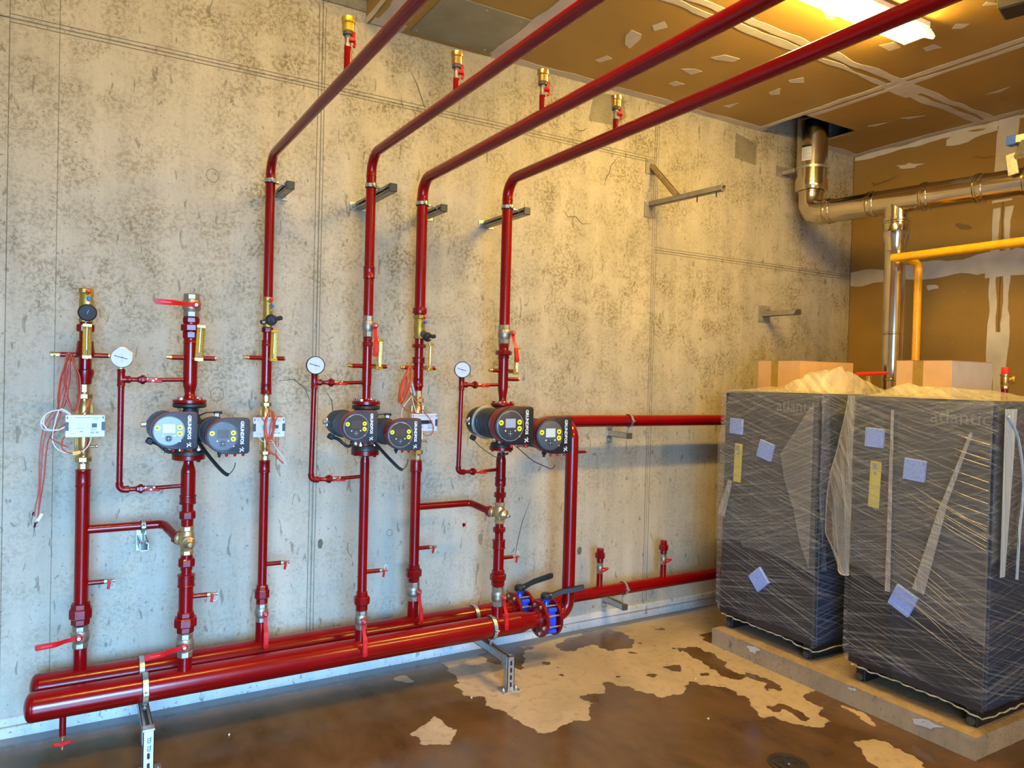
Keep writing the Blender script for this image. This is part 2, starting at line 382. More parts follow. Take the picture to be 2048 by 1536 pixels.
# raised cement seams beside the main joints
def seam(x0, z0, x1, z1):
    mb = MB(); n = 26; d = V((x1-x0, 0, z1-z0)); t = d.normalized(); s_ = V((t.z, 0, -t.x))
    for off in (-.018, .016):
        pts = []
        for i in range(n+1):
            p = V((x0, 0, z0))+d*(i/n)+s_*(off+.0025*NZ.noise(V((i*.7, x0*3+off*90, z0)))); pts.append(p)
        mb.tube(pts, .0022, 5)
    obj('formwork_seam', mb, MT['seamline'], wb, smooth=60)
seam(1.07, .12, 1.07, 3.5); seam(3.355, .1, 3.355, 3.46); seam(XL, 3.09, 3.35, 3.09); seam(3.36, 2.49, XR, 2.49)
def blob(cx, cy, rx, ry, n=14, rg=.25, rot=0, seed=0):
    r = random.Random(seed); out = []
    for i in range(n):
        a = 2*pi*i/n; k = 1+r.uniform(-rg, rg); x = rx*k*cos(a); y = ry*k*sin(a)
        out.append((cx+x*cos(rot)-y*sin(rot), cy+x*sin(rot)+y*cos(rot)))
    return out
def wallpoly(name, poly, m, t=.002): return obj(name, MB().prism(poly, (0, 0, 0), (1, 0, 0), (0, 0, 1), (0, -t, 0)), m, wb, smooth=0)
wallpoly('cement_patch', [(4.10, 3.24), (4.32, 3.22), (4.32, 3.38), (4.20, 3.40), (4.10, 3.42)], MT['wallpatch'])
wallpoly('cement_patch', [(2.78, 3.25), (2.80, 3.36), (2.82, 3.44), (3.05, 3.46), (3.08, 3.33), (3.0, 3.26)], MT['wallpatch'])
for pts in ([(3.03, 3.07), (2.99, 3.02), (2.965, 2.99), (2.955, 2.94), (2.93, 2.91), (2.92, 2.86)], [(2.60, 2.66), (2.64, 2.62), (2.70, 2.63), (2.75, 2.59), (2.82, 2.60)],
            [(2.66, 3.20), (2.70, 3.17), (2.74, 3.18), (2.77, 3.20)], [(1.55, 3.30), (1.60, 3.22), (1.63, 3.15), (1.66, 3.08)], [(1.12, 1.52), (1.16, 1.46), (1.17, 1.38), (1.14, 1.30)],
            [(.88, 1.56), (.96, 1.57), (1.02, 1.52), (1.05, 1.44)], [(2.42, .86), (2.36, .72), (2.33, .60), (2.31, .48)], [(4.62, 3.3), (4.9, 3.26), (5.1, 3.2)]):
    obj('crack', MB().tube([V((x, 0, z)) for x, z in pts], [.0008]+[.003]*(len(pts)-2)+[.0008], 5), MT['crack'], wb)
for cx, cz, r in ((.55, 2.55, .028), (.59, 1.49, .03), (3.62, 2.78, .022), (3.78, 2.36, .026), (3.95, 2.12, .024), (4.55, 2.62, .02), (1.5, .73, .016)):
    pts = [V((cx+r*cos(a), 0, cz+r*1.15*sin(a))) for a in [2*pi*k/18 for k in range(18)]]
    obj('tie_hole_ring', MB().tube(pts, .0022, 5, closed=True), MT['wallpatch'], wb)
wallpoly('red_paint_drip', blob(1.96, .735, .012, .012, 10, .2, 0, 3)+[], MT['red'], .0012)
wallpoly('grey_smudge', blob(2.80, .50, .018, .028, 12, .15, 0, 4), MT['crack'], .0008)
wallpoly('grey_smudge', blob(1.115, .705, .014, .024, 12, .15, 0, 5), MT['crack'], .0008)
for i, (x0, z0, x1, z1) in enumerate(((4.18, 2.93, 4.26, 2.86), (4.20, 2.96, 4.27, 2.88), (4.16, 2.78, 4.28, 2.77), (4.16, 2.79, 4.26, 2.75), (4.21, 2.71, 4.13, 2.58), (4.27, 2.80, 4.28, 2.74), (3.95, 2.50, 3.98, 2.53), (1.66, 3.19, 1.69, 3.08))):
    obj('chalk_scratch', MB().tube([V((x0, 0, z0)), V(((x0+x1)/2+.004, 0, (z0+z1)/2)), V((x1, 0, z1))], [.001, .0022, .0008], 5), MT['skirt'], wb)
# skirting strip along the foot of the back wall
mb = MB(); n = 160
def sk(u, v):
    x = XL+(XR-XL)*u; h = .082
    yy = [-.002, -.014, -.017, -.020, -.034][round(v*4)]; zz = [h, h-.004, .05, .018, .0][round(v*4)]
    k = NZ.noise(V((x*5, v*3, 0)))*.004; return V((x, yy+(k if v > .1 else 0), zz+(k if 0 < v < 1 else 0)))
mb.grid(sk, n, 4)
o = struct('baseboard_back', mb, MT['skirt'], smooth=40)
o = obj('skirting_lip', MB().box(((XL+XR)/2, -.019, .044), (XR-XL, .008, .006), ch=.002), MT['plinth'], o, smooth=0)
# lintel over the left part of the wall, high ceiling, drop face
struct('trim_1', MB().box(((XL+XD-.001)/2, -.03, (3.60+ZH)/2), (XD-.001-XL, .06, ZH-3.60), ch=.006), MT['slab'])
struct('trim_2', MB().box(((XL+XD-.001)/2, -.004, 3.565), (XD-.001-XL, .008, .06)), MT['wallpatch'])
# floor with wet and dry areas: a fine mesh carrying a wetness attribute
DRY = [[(1.77,-.27),(1.76,-.61),(1.81,-.90),(1.84,-1.08),(2.04,-1.04),(2.16,-1.06),(2.12,-.98),(2.21,-.95),(2.24,-.81),(2.44,-.88),(2.57,-.97),(2.57,-1.02),(2.74,-1.05),(2.81,-.97),(2.87,-.96),(2.87,-1.01),(2.97,-1.08),(2.97,-1.23),(2.94,-1.31),(2.85,-1.39),(2.86,-1.43),(2.95,-1.44),(2.95,-1.53),(3.02,-1.66),(3.06,-1.60),(3.15,-1.63),(3.15,-1.54),(3.24,-1.48),(3.22,-1.43),(3.26,-1.35),(3.40,-1.37),(3.40,-.5),(5.5,-.5),(5.5,.2),(1.77,.2)],
  [(3.04,-1.78),(3.14,-1.81),(3.17,-1.93),(3.14,-2.08),(3.06,-2.21),(2.88,-2.11),(2.95,-1.96)],
  [(1.30,-.80),(1.47,-.70),(1.51,-.86),(1.42,-.97),(1.33,-.92)],[(1.42,-.19),(1.51,-.19),(1.60,-.31),(1.52,-.28)],[(1.70,-.40),(1.78,-.46),(1.77,-.63),(1.72,-.56)],[(3.33,-1.48),(3.36,-1.58),(3.34,-1.75),(3.27,-1.72)]]
WET = [[(2.49,-.18),(2.72,-.10),(2.94,-.09),(3.01,-.17),(2.99,-.34),(2.87,-.44),(2.79,-.42),(2.72,-.41),(2.70,-.29),(2.58,-.34),(2.46,-.27)],
  [(2.00,-.11),(2.18,-.08),(2.35,-.15),(2.20,-.30),(2.13,-.43),(2.10,-.31),(2.03,-.29)],
  [(3.08,-.54),(3.21,-.57),(3.27,-.62),(3.25,-.74),(3.24,-.84),(3.17,-.94),(3.19,-1.07),(3.07,-1.02),(3.09,-.87),(3.12,-.74),(3.14,-.62)],
  [(3.22,-.99),(3.26,-1.04),(3.24,-1.24),(3.20,-1.26),(3.19,-1.17),(3.19,-1.07)],[(2.41,-.75),(2.47,-.77),(2.52,-.90),(2.43,-.87),(2.36,-.82)],
  [(2.88,-.72),(2.98,-.75),(2.90,-.85),(2.84,-.83)],[(2.72,-.73),(2.78,-.78),(2.75,-.84),(2.70,-.82)],[(2.99,-1.34),(3.12,-1.39),(3.09,-1.44),(2.97,-1.42)],
  [(3.06,-1.44),(3.09,-1.47),(3.08,-1.54),(3.01,-1.53)],[(2.98,-.90),(3.04,-.92),(3.02,-.95),(2.96,-.93)],[(3.13,-1.22),(3.18,-1.25),(3.15,-1.27),(3.11,-1.24)]]
rr = random.Random(5)
for k in range(60): cx, cy, r0 = rr.uniform(2.1, 3.3), rr.uniform(-1.35, -.2), rr.uniform(.006, .02); WET.append(blob(cx, cy, r0*rr.uniform(.7, 1.8), r0, 7, .3, rr.uniform(0, 3), k))
def inside(p, poly):
    x, y = p; c = False; j = len(poly)-1
    for i in range(len(poly)):
        xi, yi = poly[i]; xj, yj = poly[j]
        if (yi > y) != (yj > y) and x < (xj-xi)*(y-yi)/(yj-yi)+xi: c = not c
        j = i
    return c
def bbox(p): return min(a for a, b in p), max(a for a, b in p), min(b for a, b in p), max(b for a, b in p)
DB = [(p, bbox(p)) for p in DRY]; WBX = [(p, bbox(p)) for p in WET]
def hitp(lst, x, y): return any(b[0] <= x <= b[1] and b[2] <= y <= b[3] and inside((x, y), p) for p, b in lst)
def wetness(x, y):
    nx = x+.042*NZ.noise(V((x*9, y*9, 1)))+.022*NZ.noise(V((x*30, y*30, 2))); ny = y+.042*NZ.noise(V((x*9, y*9, 7)))+.022*NZ.noise(V((x*30, y*30, 9)))
    if hitp(WBX, nx, ny): return 1.0
    return 0.0 if hitp(DB, nx, ny) else 1.0
x0, x1, y0, y1, st = .9, 3.42, -2.4, 0.0, .0125
nx_, ny_ = int((x1-x0)/st), int((y1-y0)/st)
me = bpy.data.meshes.new('floor'); vs = []; wv = []
for i in range(nx_+1):
    for j in range(ny_+1):
        x = x0+(x1-x0)*i/nx_; y = y0+(y1-y0)*j/ny_; vs.append((x, y, 0)); wv.append(wetness(x, y))
import numpy as np
g_ = np.array(wv).reshape(nx_+1, ny_+1)
for k in range(2):
    p_ = np.pad(g_, 1, mode='edge'); g_ = (p_[:-2, 1:-1]+p_[2:, 1:-1]+p_[1:-1, :-2]+p_[1:-1, 2:]+2*p_[1:-1, 1:-1]+.5*(p_[:-2, :-2]+p_[2:, 2:]+p_[:-2, 2:]+p_[2:, :-2]))/8
wv = [float(w_) for w_ in g_.ravel()]
fs = [(i*(ny_+1)+j, (i+1)*(ny_+1)+j, (i+1)*(ny_+1)+j+1, i*(ny_+1)+j+1) for i in range(nx_) for j in range(ny_)]
def addq(a, b, c, d, w_):
    k = len(vs); vs.extend([(a, b, 0), (c, b, 0), (c, d, 0), (a, d, 0)]); wv.extend([w_]*4); fs.append((k, k+1, k+2, k+3))
addq(XL-2, YB-3, XR, y0, 1); addq(XL, y0, x0, .05, 1); addq(x1, y0, XR, -.45, 1); addq(x1, -.45, XR, .05, 0); addq(x0, 0, x1, .05, 0)
me.from_pydata(vs, [], fs); a_ = me.attributes.new('wet', 'FLOAT', 'POINT'); a_.data.foreach_set('value', wv); me.materials.append(MT['floor'])
fl = bpy.data.objects.new('floor', me); COL.objects.link(fl); fl['kind'] = 'structure'
# right wall of plasterboard
wr = struct('wall_right', MB().box((XR+.11, YB/2, ZH/2), (.2, -YB+.2, ZH)), MT['crack'])
ys = [0, -1.15, -2.35, -3.55, -4.75, YB]
for i in range(5):
    for z0, z1 in ((0, 2.45), (2.45, ZC)):
        ya, yb = ys[i]-.002, ys[i+1]+.002
        struct('plasterboard', MB().box((XR+.006, (ya+yb)/2, (z0+z1)/2), (.013, ya-yb, z1-z0-.004)), MT['boardwall'], wr)
def ribbon(a, b, width, side, nrm, amp=.25, t=.0016, seed=0):
    t = .0012+.00021*(seed % 10)+(.0001 if seed > 14 else 0)
    """a strip of joint compound with ragged edges"""
    a = V(a); b = V(b); d = b-a; L = d.length; n = max(6, int(L/.05)); s_ = V(side); top = []; bot = []
    for i in range(n+1):
        k = i/n; p = a+d*k
        e1 = width/2*(1+amp*NZ.noise(V((k*L*5, seed*3.7, 0)))*2+amp*.5*NZ.noise(V((k*L*22, seed, 5))))
        e2 = width/2*(1+amp*NZ.noise(V((k*L*5, seed*3.7, 9)))*2+amp*.5*NZ.noise(V((k*L*22, seed, 7))))
        top.append(p+s_*e1); bot.append(p-s_*e2)
    mb = MB(); nn = V(nrm)*t
    for i in range(n): mb.add([bot[i], bot[i+1], top[i+1], top[i], bot[i]+nn, bot[i+1]+nn, top[i+1]+nn, top[i]+nn], [(4, 5, 6, 7), (0, 1, 5, 4), (3, 2, 6, 7)]+([(0, 3, 7, 4)] if i == 0 else [])+([(1, 2, 6, 5)] if i == n-1 else []))
    return mb
def rwr(a, b, wd, side, amp, seed, nm='joint_compound'): obj(nm, ribbon((XR, *a), (XR, *b), wd, side, (-1, 0, 0), amp, .0016, seed), MT['compwall'], wr, smooth=0)
rwr((-.004, 2.47), (-1.1, 2.49), .115, (0, 0, 1), .35, 1); rwr((-1.05, 2.46), (-2.4, 2.47), .15, (0, 0, 1), .3, 2)
rwr((-1.17, 3.47), (-1.14, 2.9), .13, (0, 1, 0), .2, 3); rwr((-1.11, 2.86), (-1.10, 1.5), .045, (0, 1, 0), .4, 4); rwr((-1.19, 2.86), (-1.185, .3), .05, (0, 1, 0), .4, 5); rwr((-1.145, 2.0), (-1.145, .3), .05, (0, 1, 0), .4, 15)
rwr((-.01, 3.455), (-2.4, 3.455), .035, (0, 0, 1), .7, 6); rwr((-.75, 3.40), (-1.10, 3.41), .05, (0, 0, 1), .8, 7)
def rpatch(p, m=None): obj('filler_patch', MB().prism(p, (XR, 0, 0), (0, 1, 0), (0, 0, 1), (-.0016, 0, 0)), m or MT['compwall'], wr, smooth=0)
rpatch(blob(-.68, 2.35, .045, .02, 12, .25, 0, 1)); rpatch(blob(-.55, 1.75, .02, .012, 9, .3, 0, 2)); rpatch(blob(-.47, 3.30, .09, .02, 12, .4, .1, 8))
stainm = simple('water_stain', (.20, .12, .05), .6)
obj('stain', MB().prism(blob(-.89, 2.77, .06, .022, 14, .3, .3, 12), (XR, 0, 0), (0, 1, 0), (0, 0, 1), (-.0012, 0, 0)), stainm, wr, smooth=0)
obj('stain', MB().prism([(-.16, 3.25), (-.20, 3.22), (-.3, 3.23), (-.42, 3.25), (-.30, 3.215), (-.18, 3.20)], (XR, 0, 0), (0, 1, 0), (0, 0, 1), (-.0012, 0, 0)), stainm, wr, smooth=0)
obj('stain', MB().prism([(-.94, 3.26), (-1.02, 3.235), (-1.15, 3.22), (-1.02, 3.225), (-.95, 3.25)], (XR, 0, 0), (0, 1, 0), (0, 0, 1), (-.0012, 0, 0)), stainm, wr, smooth=0)
# ceiling of boards
cl = struct('ceiling', MB().box(((XD+XR)/2, YB/2, ZC+.33), (XR-XD, -YB+.1, .1)), MT['slab'])
def cboard(mb): struct('ceiling_board', mb, MT['board'], cl)
def cb(x0, x1, y0, y1, mb=None):
    mb = mb or MB(); mb.box(((x0+x1)/2, (y0+y1)/2, ZC+.0065), (x1-x0-.004, abs(y1-y0)-.004, .013)); return mb
cboard(cb(XD, 4.33, -1.07, 0))
cboard(cb(4.93, XR, -1.07, 0, cb(4.33, 4.93, -1.07, -.40)))
for (xa, xb) in ((XD, 4.33), (4.33, XR)):
    for (ya, yb) in ((-3.0, -1.07), (YB, -3.0)): cboard(cb(xa, xb, ya, yb))
struct('ceiling_board', MB().box((XD-.006, YB/2, (ZC-.0+ZH)/2), (.012, -YB, ZH-ZC)), MT['board'], cl)
def cr(a, b, wd, side, amp, seed): obj('joint_compound', ribbon((*a, ZC), (*b, ZC), wd, side, (0, 0, -1), amp, .0016, seed), MT['comp'], cl, smooth=0)
cr((2.05, -.035), (4.36, -.035), .075, (0, 1, 0), .25, 11); cr((XD+.01, -.05), (1.50, -.05), .08, (0, 1, 0), .2, 12)
cr((1.40, -.04), (1.40, -2.6), .12, (1, 0, 0), .2, 13); cr((2.075, -.04), (2.075, -2.2), .09, (1, 0, 0), .25, 14)
cr((1.35, -1.10), (XR-.01, -1.00), .045, (0, 1, 0), .5, 15); cr((1.35, -1.17), (XR-.01, -1.08), .05, (0, 1, 0), .5, 16)
cr((4.30, -.01), (4.33, -3.4), .045, (1, 0, 0), .35, 17); cr((4.38, -.42), (4.40, -3.4), .04, (1, 0, 0), .3, 18)
cr((XR-.03, -.01), (XR-.03, -3.3), .07, (1, 0, 0), .3, 19); cr((4.94, -.035), (XR, -.035), .07, (0, 1, 0), .3, 20); cr((4.33, -1.04), (4.60, -1.02), .12, (0, 1, 0), .4, 21)
obj('joint_compound', ribbon((XD-.012, -.004, ZC+.01), (XD-.012, -2.5, ZC+.01), .03, (0, 0, 1), (-1, 0, 0), .5, .0016, 25), MT['comp'], cl, smooth=0)
PT = [[(2.54,-.65),(2.52,-.72),(2.60,-.71),(2.63,-.67),(2.66,-.54),(2.60,-.57)],[(2.59,-.31),(2.61,-.40),(2.66,-.38),(2.63,-.30)],[(3.09,-.50),(3.16,-.545),(3.22,-.54),(3.20,-.47)],[(3.12,-.71),(3.16,-.78),(3.27,-.79),(3.27,-.74),(3.16,-.70)],
 [(3.75,-.74),(3.79,-.82),(3.86,-.77),(3.79,-.72)],[(3.81,-.54),(3.81,-.63),(3.89,-.56),(3.85,-.52)],[(3.18,-.29),(3.19,-.34),(3.27,-.34),(3.24,-.28)],[(3.75,-.21),(3.79,-.31),(3.81,-.21)],[(3.76,-1.33),(3.79,-1.40),(3.88,-1.38),(3.87,-1.32)],
 [(3.99,-1.44),(3.99,-1.50),(4.06,-1.50),(4.04,-1.43)],[(3.17,-1.41),(3.21,-1.45),(3.31,-1.38),(3.27,-1.36)],[(4.92,-.74),(5.01,-.86),(4.99,-.76)],[(4.89,-.51),(4.93,-.63),(4.94,-.54)],[(4.95,-1.29),(4.94,-1.43),(4.98,-1.35)],
 [(3.77,-1.86),(3.75,-1.89),(3.86,-1.94)],[(2.58,-.82),(2.60,-.89),(2.66,-.85),(2.63,-.78)],[(3.85,-1.69),(3.91,-1.73),(3.93,-1.68),(3.89,-1.65)],[(2.1,-.8),(2.15,-.86),(2.2,-.8),(2.13,-.77)],[(5.1,-1.5),(5.15,-1.6),(5.2,-1.52)]]
for p in PT: obj('filler_patch', MB().prism(p, (0, 0, ZC), (1, 0, 0), (0, 1, 0), (0, 0, -.0016)), MT['comp'], cl, smooth=0)
for xx in (2.35, 4.6, 5.0):
    pass
obj('sheet_metal_panel', MB().box((1.775, -.285, ZC-.003), (.49, .47, .005), ch=.001), MT['sheet'], cl, smooth=0)
for a, b in ((1.56, -.08), (1.98, -.08), (1.98, -.48), (1.56, -.48), (1.77, -.49), (1.77, -.07)): obj('screw', MB().lathe((a, b, ZC-.0055), (0, 0, -1), [(.006, 0), (.004, .002)], 10), MT['steel'], cl)
struct('ceiling', MB().box(((XL+XD)/2-.01, YB/2, ZH+.05), (XD-XL, -YB+.1, .1)), MT['slab'])
# walls out of the picture: left wall and the wall with the open doorway behind the camera
struct('wall_left', MB().box((XL-.1, YB/2, ZH/2), (.2, -YB+.2, ZH)), MT['wall'])
wf = MB(); wf.box(((XL-1.4)/2, YB-.1, ZH/2), (-1.4-XL, .2, ZH)); wf.box(((1.2+XR)/2, YB-.1, ZH/2), (XR-1.2, .2, ZH)); wf.box((-.1, YB-.1, (2.3+ZH)/2), (2.6, .2, ZH-2.3))
struct('wall_front', wf, MT['wall'])
RISERS={
 1:((0.028,-0.20),[
  ('pipe',0.369,0.406,0.0259,0.0259),
  ('VALVE',0.406,0.503,0.0352,0.0351),
  ('union',0.507,0.600,0.0388,0.0388),
  ('nut',0.533,0.578,0.0444,0.0444),
  ('pipe',0.596,1.116,0.0277,0.0277),
  ('coupling',1.098,1.173,0.0291,0.0291),
  ('BRASS',1.173,1.537,0.0222,0.0221),
  ('collar',1.537,1.601,0.0258,0.0332),
  ('pipe',1.601,1.635,0.0249,0.0249),
  ('collar',1.652,1.722,0.0341,0.0304),
  ('pipe',1.635,1.810,0.0240,0.0240),
  ('nut',1.759,1.791,0.0341,0.0341),
  ('BAL',1.799,1.944,0.0277,0.0277),
 ]),
 2:((0.418,-0.40),[
  ('pipe',0.288,0.368,0.0287,0.0287),
  ('VALVE',0.368,0.473,0.0356,0.0356),
  ('union',0.475,0.566,0.0375,0.0356),
  ('nut',0.501,0.542,0.0464,0.0464),
  ('pipe',0.562,0.673,0.0296,0.0296),
  ('coupling',0.673,0.727,0.0346,0.0346),
  ('pipe',0.722,0.753,0.0217,0.0217),
  ('nut',0.761,0.796,0.0336,0.0336),
  ('pipe',0.748,0.811,0.0247,0.0247),
  ('MIX',0.811,0.937,0.0276,0.0276),
  ('pipe',0.935,1.000,0.0247,0.0247),
  ('nut',0.967,1.000,0.0331,0.0331),
  ('pipe',0.995,1.034,0.0237,0.0237),
  ('coupling',1.030,1.071,0.0335,0.0335),
  ('pipe',1.071,1.166,0.0301,0.0301),
  ('reducer',1.166,1.216,0.0301,0.0202),
  ('flange',1.218,1.244,0.0666,0.0666),
  ('BFL',1.242,1.263,0.0661,0.0661),
  ('BFU',1.447,1.464,0.0680,0.0680),
  ('flange',1.466,1.485,0.0680,0.0680),
  ('reducer',1.483,1.505,0.0296,0.0207),
  ('reducer',1.505,1.554,0.0212,0.0291),
  ('pipe',1.554,1.743,0.0286,0.0286),
  ('coupling',1.720,1.758,0.0296,0.0295),
  ('union',1.743,1.834,0.0355,0.0355),
  ('nut',1.774,1.804,0.0419,0.0419),
  ('VALVE2',1.834,1.934,0.0374,0.0374),
 ]),
 3:((0.779,-0.20),[
  ('pipe',0.328,0.405,0.0262,0.0262),
  ('VALVE',0.405,0.495,0.0302,0.0302),
  ('union',0.492,0.582,0.0284,0.0284),
  ('nut',0.521,0.562,0.0341,0.0341),
  ('pipe',0.570,1.126,0.0210,0.0210),
  ('coupling',1.123,1.183,0.0256,0.0256),
  ('BRASS',1.183,1.495,0.0182,0.0182),
  ('coupling',1.498,1.553,0.0255,0.0238),
  ('pipe',1.553,1.754,0.0233,0.0233),
  ('coupling',1.727,1.758,0.0250,0.0250),
  ('pipe',1.754,1.801,0.0193,0.0193),
  ('nut',1.794,1.818,0.0267,0.0267),
  ('BAL',1.818,1.964,0.0227,0.0227),
 ]),
 4:((1.208,-0.40),[
  ('pipe',0.282,0.365,0.0286,0.0286),
  ('VALVE',0.365,0.461,0.0310,0.0310),
  ('union',0.456,0.551,0.0298,0.0274),
  ('nut',0.488,0.527,0.0376,0.0376),
  ('pipe',0.541,1.178,0.0227,0.0226),
  ('reducer',1.178,1.210,0.0226,0.0196),
  ('flange',1.210,1.239,0.0673,0.0672),
  ('BFL',1.236,1.261,0.0655,0.0655),
  ('BFU',1.436,1.455,0.0672,0.0672),
  ('flange',1.460,1.482,0.0678,0.0678),
  ('reducer',1.479,1.494,0.0238,0.0190),
  ('pipe',1.491,1.554,0.0196,0.0202),
  ('pipe',1.554,1.753,0.0226,0.0226),
  ('nut',1.741,1.765,0.0261,0.0261),
  ('union',1.724,1.787,0.0238,0.0226),
  ('VALVE2',1.787,1.891,0.0279,0.0279),
 ]),
 5:((1.564,-0.20),[
  ('pipe',0.328,0.400,0.0292,0.0292),
  ('VALVE',0.400,0.502,0.0358,0.0358),
  ('union',0.502,0.594,0.0318,0.0318),
  ('nut',0.529,0.570,0.0411,0.0411),
  ('pipe',0.583,1.095,0.0265,0.0265),
  ('coupling',1.092,1.154,0.0318,0.0304),
  ('BRASS',1.154,1.525,0.0225,0.0225),
  ('reducer',1.525,1.549,0.0211,0.0271),
  ('coupling',1.546,1.594,0.0271,0.0271),
  ('pipe',1.591,1.674,0.0258,0.0258),
  ('coupling',1.669,1.703,0.0330,0.0330),
  ('pipe',1.698,1.767,0.0231,0.0231),
  ('nut',1.751,1.772,0.0357,0.0357),
  ('pipe',1.767,1.804,0.0238,0.0238),
  ('BAL',1.799,1.927,0.0304,0.0304),
 ]),
 6:((1.970,-0.40),[
  ('pipe',0.295,0.371,0.0324,0.0324),
  ('VALVE',0.371,0.480,0.0337,0.0337),
  ('union',0.480,0.572,0.0364,0.0337),
  ('nut',0.510,0.548,0.0418,0.0418),
  ('pipe',0.567,0.686,0.0290,0.0290),
  ('coupling',0.683,0.732,0.0344,0.0344),
  ('pipe',0.729,0.778,0.0229,0.0229),
  ('nut',0.772,0.799,0.0330,0.0330),
  ('pipe',0.794,0.821,0.0229,0.0229),
  ('MIX',0.818,0.934,0.0269,0.0269),
  ('pipe',0.934,1.013,0.0222,0.0222),
  ('nut',0.959,0.988,0.0310,0.0310),
  ('coupling',1.026,1.069,0.0296,0.0296),
  ('pipe',1.021,1.150,0.0269,0.0269),
  ('reducer',1.150,1.204,0.0269,0.0202),
  ('flange',1.210,1.234,0.0646,0.0646),
  ('BFL',1.231,1.256,0.0592,0.0592),
  ('BFU',1.433,1.452,0.0618,0.0618),
  ('flange',1.455,1.471,0.0645,0.0645),
  ('reducer',1.468,1.484,0.0269,0.0202),
  ('reducer',1.484,1.552,0.0202,0.0269),
  ('pipe',1.549,1.737,0.0275,0.0275),
  ('coupling',1.705,1.721,0.0295,0.0295),
  ('union',1.721,1.785,0.0322,0.0295),
  ('nut',1.726,1.750,0.0430,0.0430),
  ('VALVE2',1.785,1.887,0.0349,0.0349),
 ]),
}
# ---------------------------------------------------------------- pipework
ORD = {1: 'leftmost', 2: 'second from the left', 3: 'third from the left', 4: 'fourth from the left', 5: 'fifth from the left', 6: 'sixth from the left'}
YBK, YFR, ZM = -.20, -.40, .262
def pipe_mb(a, b, r, seg=28): return MB().cyl(a, b, r, seg)
def fitting(kind, x, y, z0, z1, r0, r1, par):
    a = V((x, y, z0)); L = z1-z0; u = V((0, 0, 1))
    if kind == 'pipe': obj('pipe_section', pipe_mb(a-u*.002, a+u*(L+.002), r0), MT['red'], par)
    elif kind == 'coupling':
        obj('coupling', MB().lathe(a, u, [(r0*.86, 0), (r0*1.04, .002), (r0*1.05, .006), (r0*.98, .009), (r0*.98, L*.5), (r1*.98, L-.009), (r1*1.05, L-.006), (r1*1.04, L-.002), (r1*.86, L)], 24), MT['redfit'], par)
    elif kind == 'union':
        obj('union_body', MB().hexa(a, a+u*L*.34, r0*.98).lathe(a, u, [(r0*.86, .002), (r0*.86, L*.5), (r1*.9, L*.55), (r1*.84, L-.002)], 20).hexa(a+u*L*.72, a+u*L, r1), MT['redfit'], par)
    elif kind == 'nut': obj('union_nut', MB().hexa(a, a+u*L, r0*1.04), MT['redfit'], par)
    elif kind == 'collar': obj('collar', MB().lathe(a, u, [(r0*.9, 0), (r0, .003), (r0*1.05, L*.3), (r1*1.05, L*.7), (r1, L-.003), (r1*.85, L)], 24), MT['redfit'], par)
    elif kind == 'reducer':
        pr = [(r0+(r1-r0)*(.5-.5*cos(pi*k/8)), L*k/8) for k in range(9)]
        obj('reducer', MB().lathe(a, u, [(pr[0][0]*1.03, -.002)]+pr, 28), MT['red'], par)
    elif kind == 'flange':
        f = obj('flange', MB().lathe(a, u, [(r0*.97, 0), (r0, .002), (r0, L*.72), (r0*.97, L*.78), (r0*.55, L*.8), (r0*.48, L)] if z0 > 1.35 else [(r0*.48, 0), (r0*.55, L*.2), (r0*.97, L*.22), (r0, L*.28), (r0, L-.002), (r0*.97, L)], 32), MT['redfit'], par)
        for k in range(4):
            q = pi/4+k*pi/2; c = V((x+r0*.76*cos(q), y+r0*.76*sin(q), z0 + (L*.75 if z0 > 1.35 else L*.25)))
            s_ = 1 if z0 > 1.35 else -1
            obj('bolt', MB().hexa(c, c+V((0, 0, s_*.010)), .0085, 6), MT['redfit'] if k % 2 else MT['steel'], f)
def lever(par, p, ang, L, out=(0, -1, 0), sc=1.0, mat='lever'):
    """flat cranked lever; p = pivot on the outside of the valve, ang measured in the plane facing `out`"""
    p = V(p); o = V(out); d = V((cos(ang), 0, sin(ang))); d = (d-o*d.dot(o)).normalized(); s_ = o.cross(d)
    prof = [(-.012, .008, 0), (0, .0125, 0), (.014, .009, 0), (.05*sc, .0085, .006), (L*.48, .0095, .022*sc), (L*.52, .0105, .024*sc), (L*.96, .0115, .024*sc), (L, .007, .024*sc)]
    th = [.003, .003, .003, .003, .004, .008, .008, .007]; vs = []
    for (t, w_, of), h in zip(prof, th):
        w_ = w_*sc; c = p+d*t+o*of; vs += [c-s_*w_-o*h/2, c+s_*w_-o*h/2, c+s_*w_+o*h/2, c-s_*w_+o*h/2]
    n = len(prof); fs = [(0, 1, 2, 3), (4*n-4, 4*n-1, 4*n-2, 4*n-3)]
    for i in range(n-1):
        for k in range(4): fs.append((4*i+k, 4*i+(k+1) % 4, 4*i+4+(k+1) % 4, 4*i+4+k))
    mb = MB().add(vs, fs)
    mb.lathe(p-o*.004, o, [(.012*sc, 0), (.014*sc, .003), (.014*sc, .008), (.011*sc, .010)], 20)
    h = obj('lever', mb, MT[mat], par)
    obj('lever_nut', MB().hexa(p+o*.006, p+o*.013, .0075*sc, 6), MT['steel'], h)
    # raised lettering bar on the grip
    c = p+d*(L*.74)+o*(.024*sc+.0042); m3 = M((d, s_, o)).transposed()
    obj('grip_relief', MB().box(c, (L*.26, .007*sc, .0012), m3, ch=.0004), MT['redcap'], h, smooth=0)
